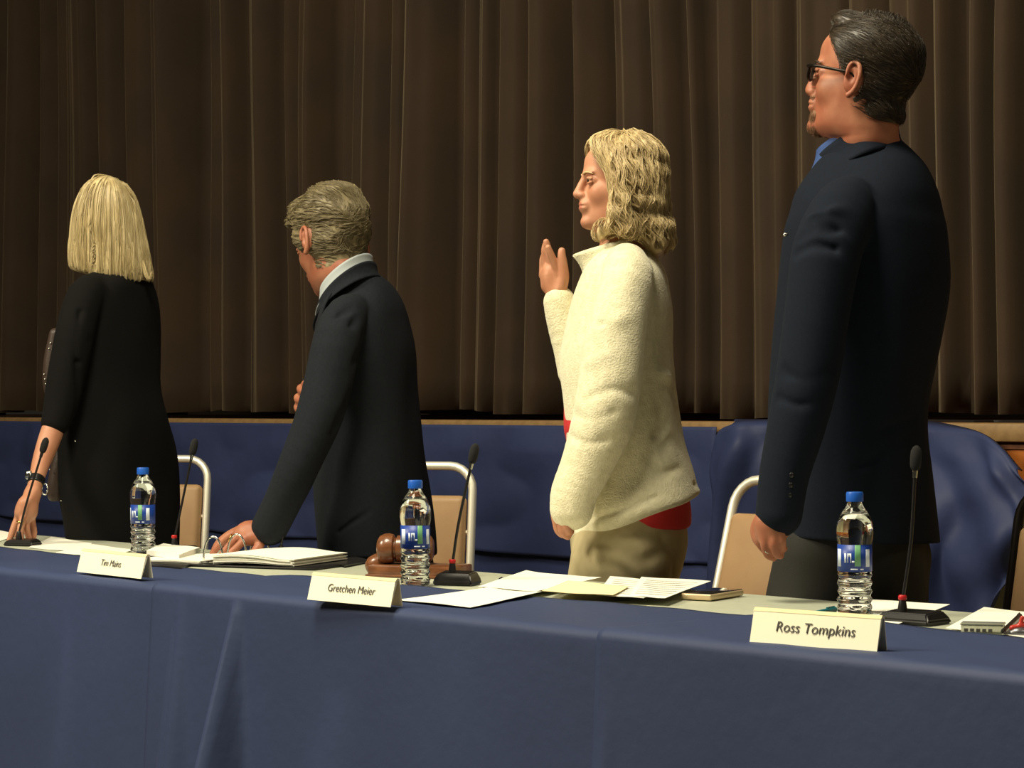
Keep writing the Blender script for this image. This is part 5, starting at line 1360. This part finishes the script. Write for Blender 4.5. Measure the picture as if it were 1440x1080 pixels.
    Q = Sdf(); p = [G.pt(52, 672, -.295), G.pt(49, 681, -.31)]; Q.cap(p[0], p[1], .0235, .0225, k=.002, raw=True); ax = (p[1]-p[0])/np.linalg.norm(p[1]-p[0])
    Q.half(p[1], ax, k=.002); Q.half(p[0], -ax, k=.002); v, f = Q.mesh(.0018)
    wt = empty('wristwatch', (p[0]+p[1])/2, 0, 'dark-strapped watch on the left wrist of the woman in black', 'watch')
    meshobj('strap', v, f, M_['shoe'], wt)
    MB().sphere(G.pt(41, 668, -.30), (.012, .010, .014), n=10).build('watch_face', M_['silver'], wt, sharp=0)
    MB().tube([G.pt(63+4*math.cos(t), 688+8*math.sin(t), -.30-.006*math.sin(t)) for t in np.linspace(0, 2*PI, 17)[:-1]], .0020, 8, closed=True).build('charm', M_['silver'], wt, sharp=0)
    c = G.pt(29, 734, a-.028); rgp = [c+np.array([1, 0, -.1])*.0098*math.cos(t)+np.array([0, 1, 0])*.0098*math.sin(t) for t in np.linspace(0, 2*PI, 21)[:-1]]
    tag(MB().tube(rgp, .0018, 8, closed=True).build('finger_ring', M_['gold'], sharp=0), 'gold ring on the left hand of the woman in black', 'ring')
tall_man(); fleece_woman(); bending_man(); black_woman()
# ------------------------------------------------------------------ camera
cam = bpy.data.cameras.new('camera'); co = bpy.data.objects.new('camera', cam); COL.objects.link(co)
co.location = (0, 0, HC); co.rotation_euler = (PI/2, 0, 0)
cam.sensor_width = 36.0; cam.lens = 36.0*F/1440.0; cam.shift_y = (YH-540.0)/1440.0
cam.clip_start = 0.05; cam.clip_end = 60
SC.camera = co
# ------------------------------------------------------------------ ceiling lamps of the hall, plus an added fill
def lamp(loc, size, power, aim, col=(1.0, 0.90, 0.67), sy=None):
    l = bpy.data.lights.new('ceiling_or_fill_lamp', 'AREA'); l.shape = 'RECTANGLE'; l.size = size; l.size_y = sy or size; l.energy = power; l.color = col
    o = bpy.data.objects.new('ceiling_or_fill_lamp', l); COL.objects.link(o); o.location = loc
    d = Vector(aim)-Vector(loc); o.rotation_euler = d.to_track_quat('-Z', 'Y').to_euler()
    return o
lamp((-4.8, 3.6, 4.5), 1.3, 330, (-0.2, 4.8, 1.0))
lamp((-1.1, 3.3, 4.9), 1.5, 290, (-0.3, 4.3, .8))
lamp((3.2, 1.5, 4.6), 1.4, 35, (0.6, 5.0, 1.0))  # weak unseen fill added on the right to lift the dark sides
w = bpy.data.worlds.new('hall_air'); SC.world = w; w.use_nodes = True
w.node_tree.nodes['Background'].inputs['Color'].default_value = (1.0, 0.86, 0.62, 1); w.node_tree.nodes['Background'].inputs['Strength'].default_value = 0.015
SC.view_settings.view_transform = 'Standard'; SC.view_settings.look = 'None'; SC.view_settings.gamma = 1.0; SC.view_settings.use_curve_mapping = False
SC.view_settings.exposure = -0.08
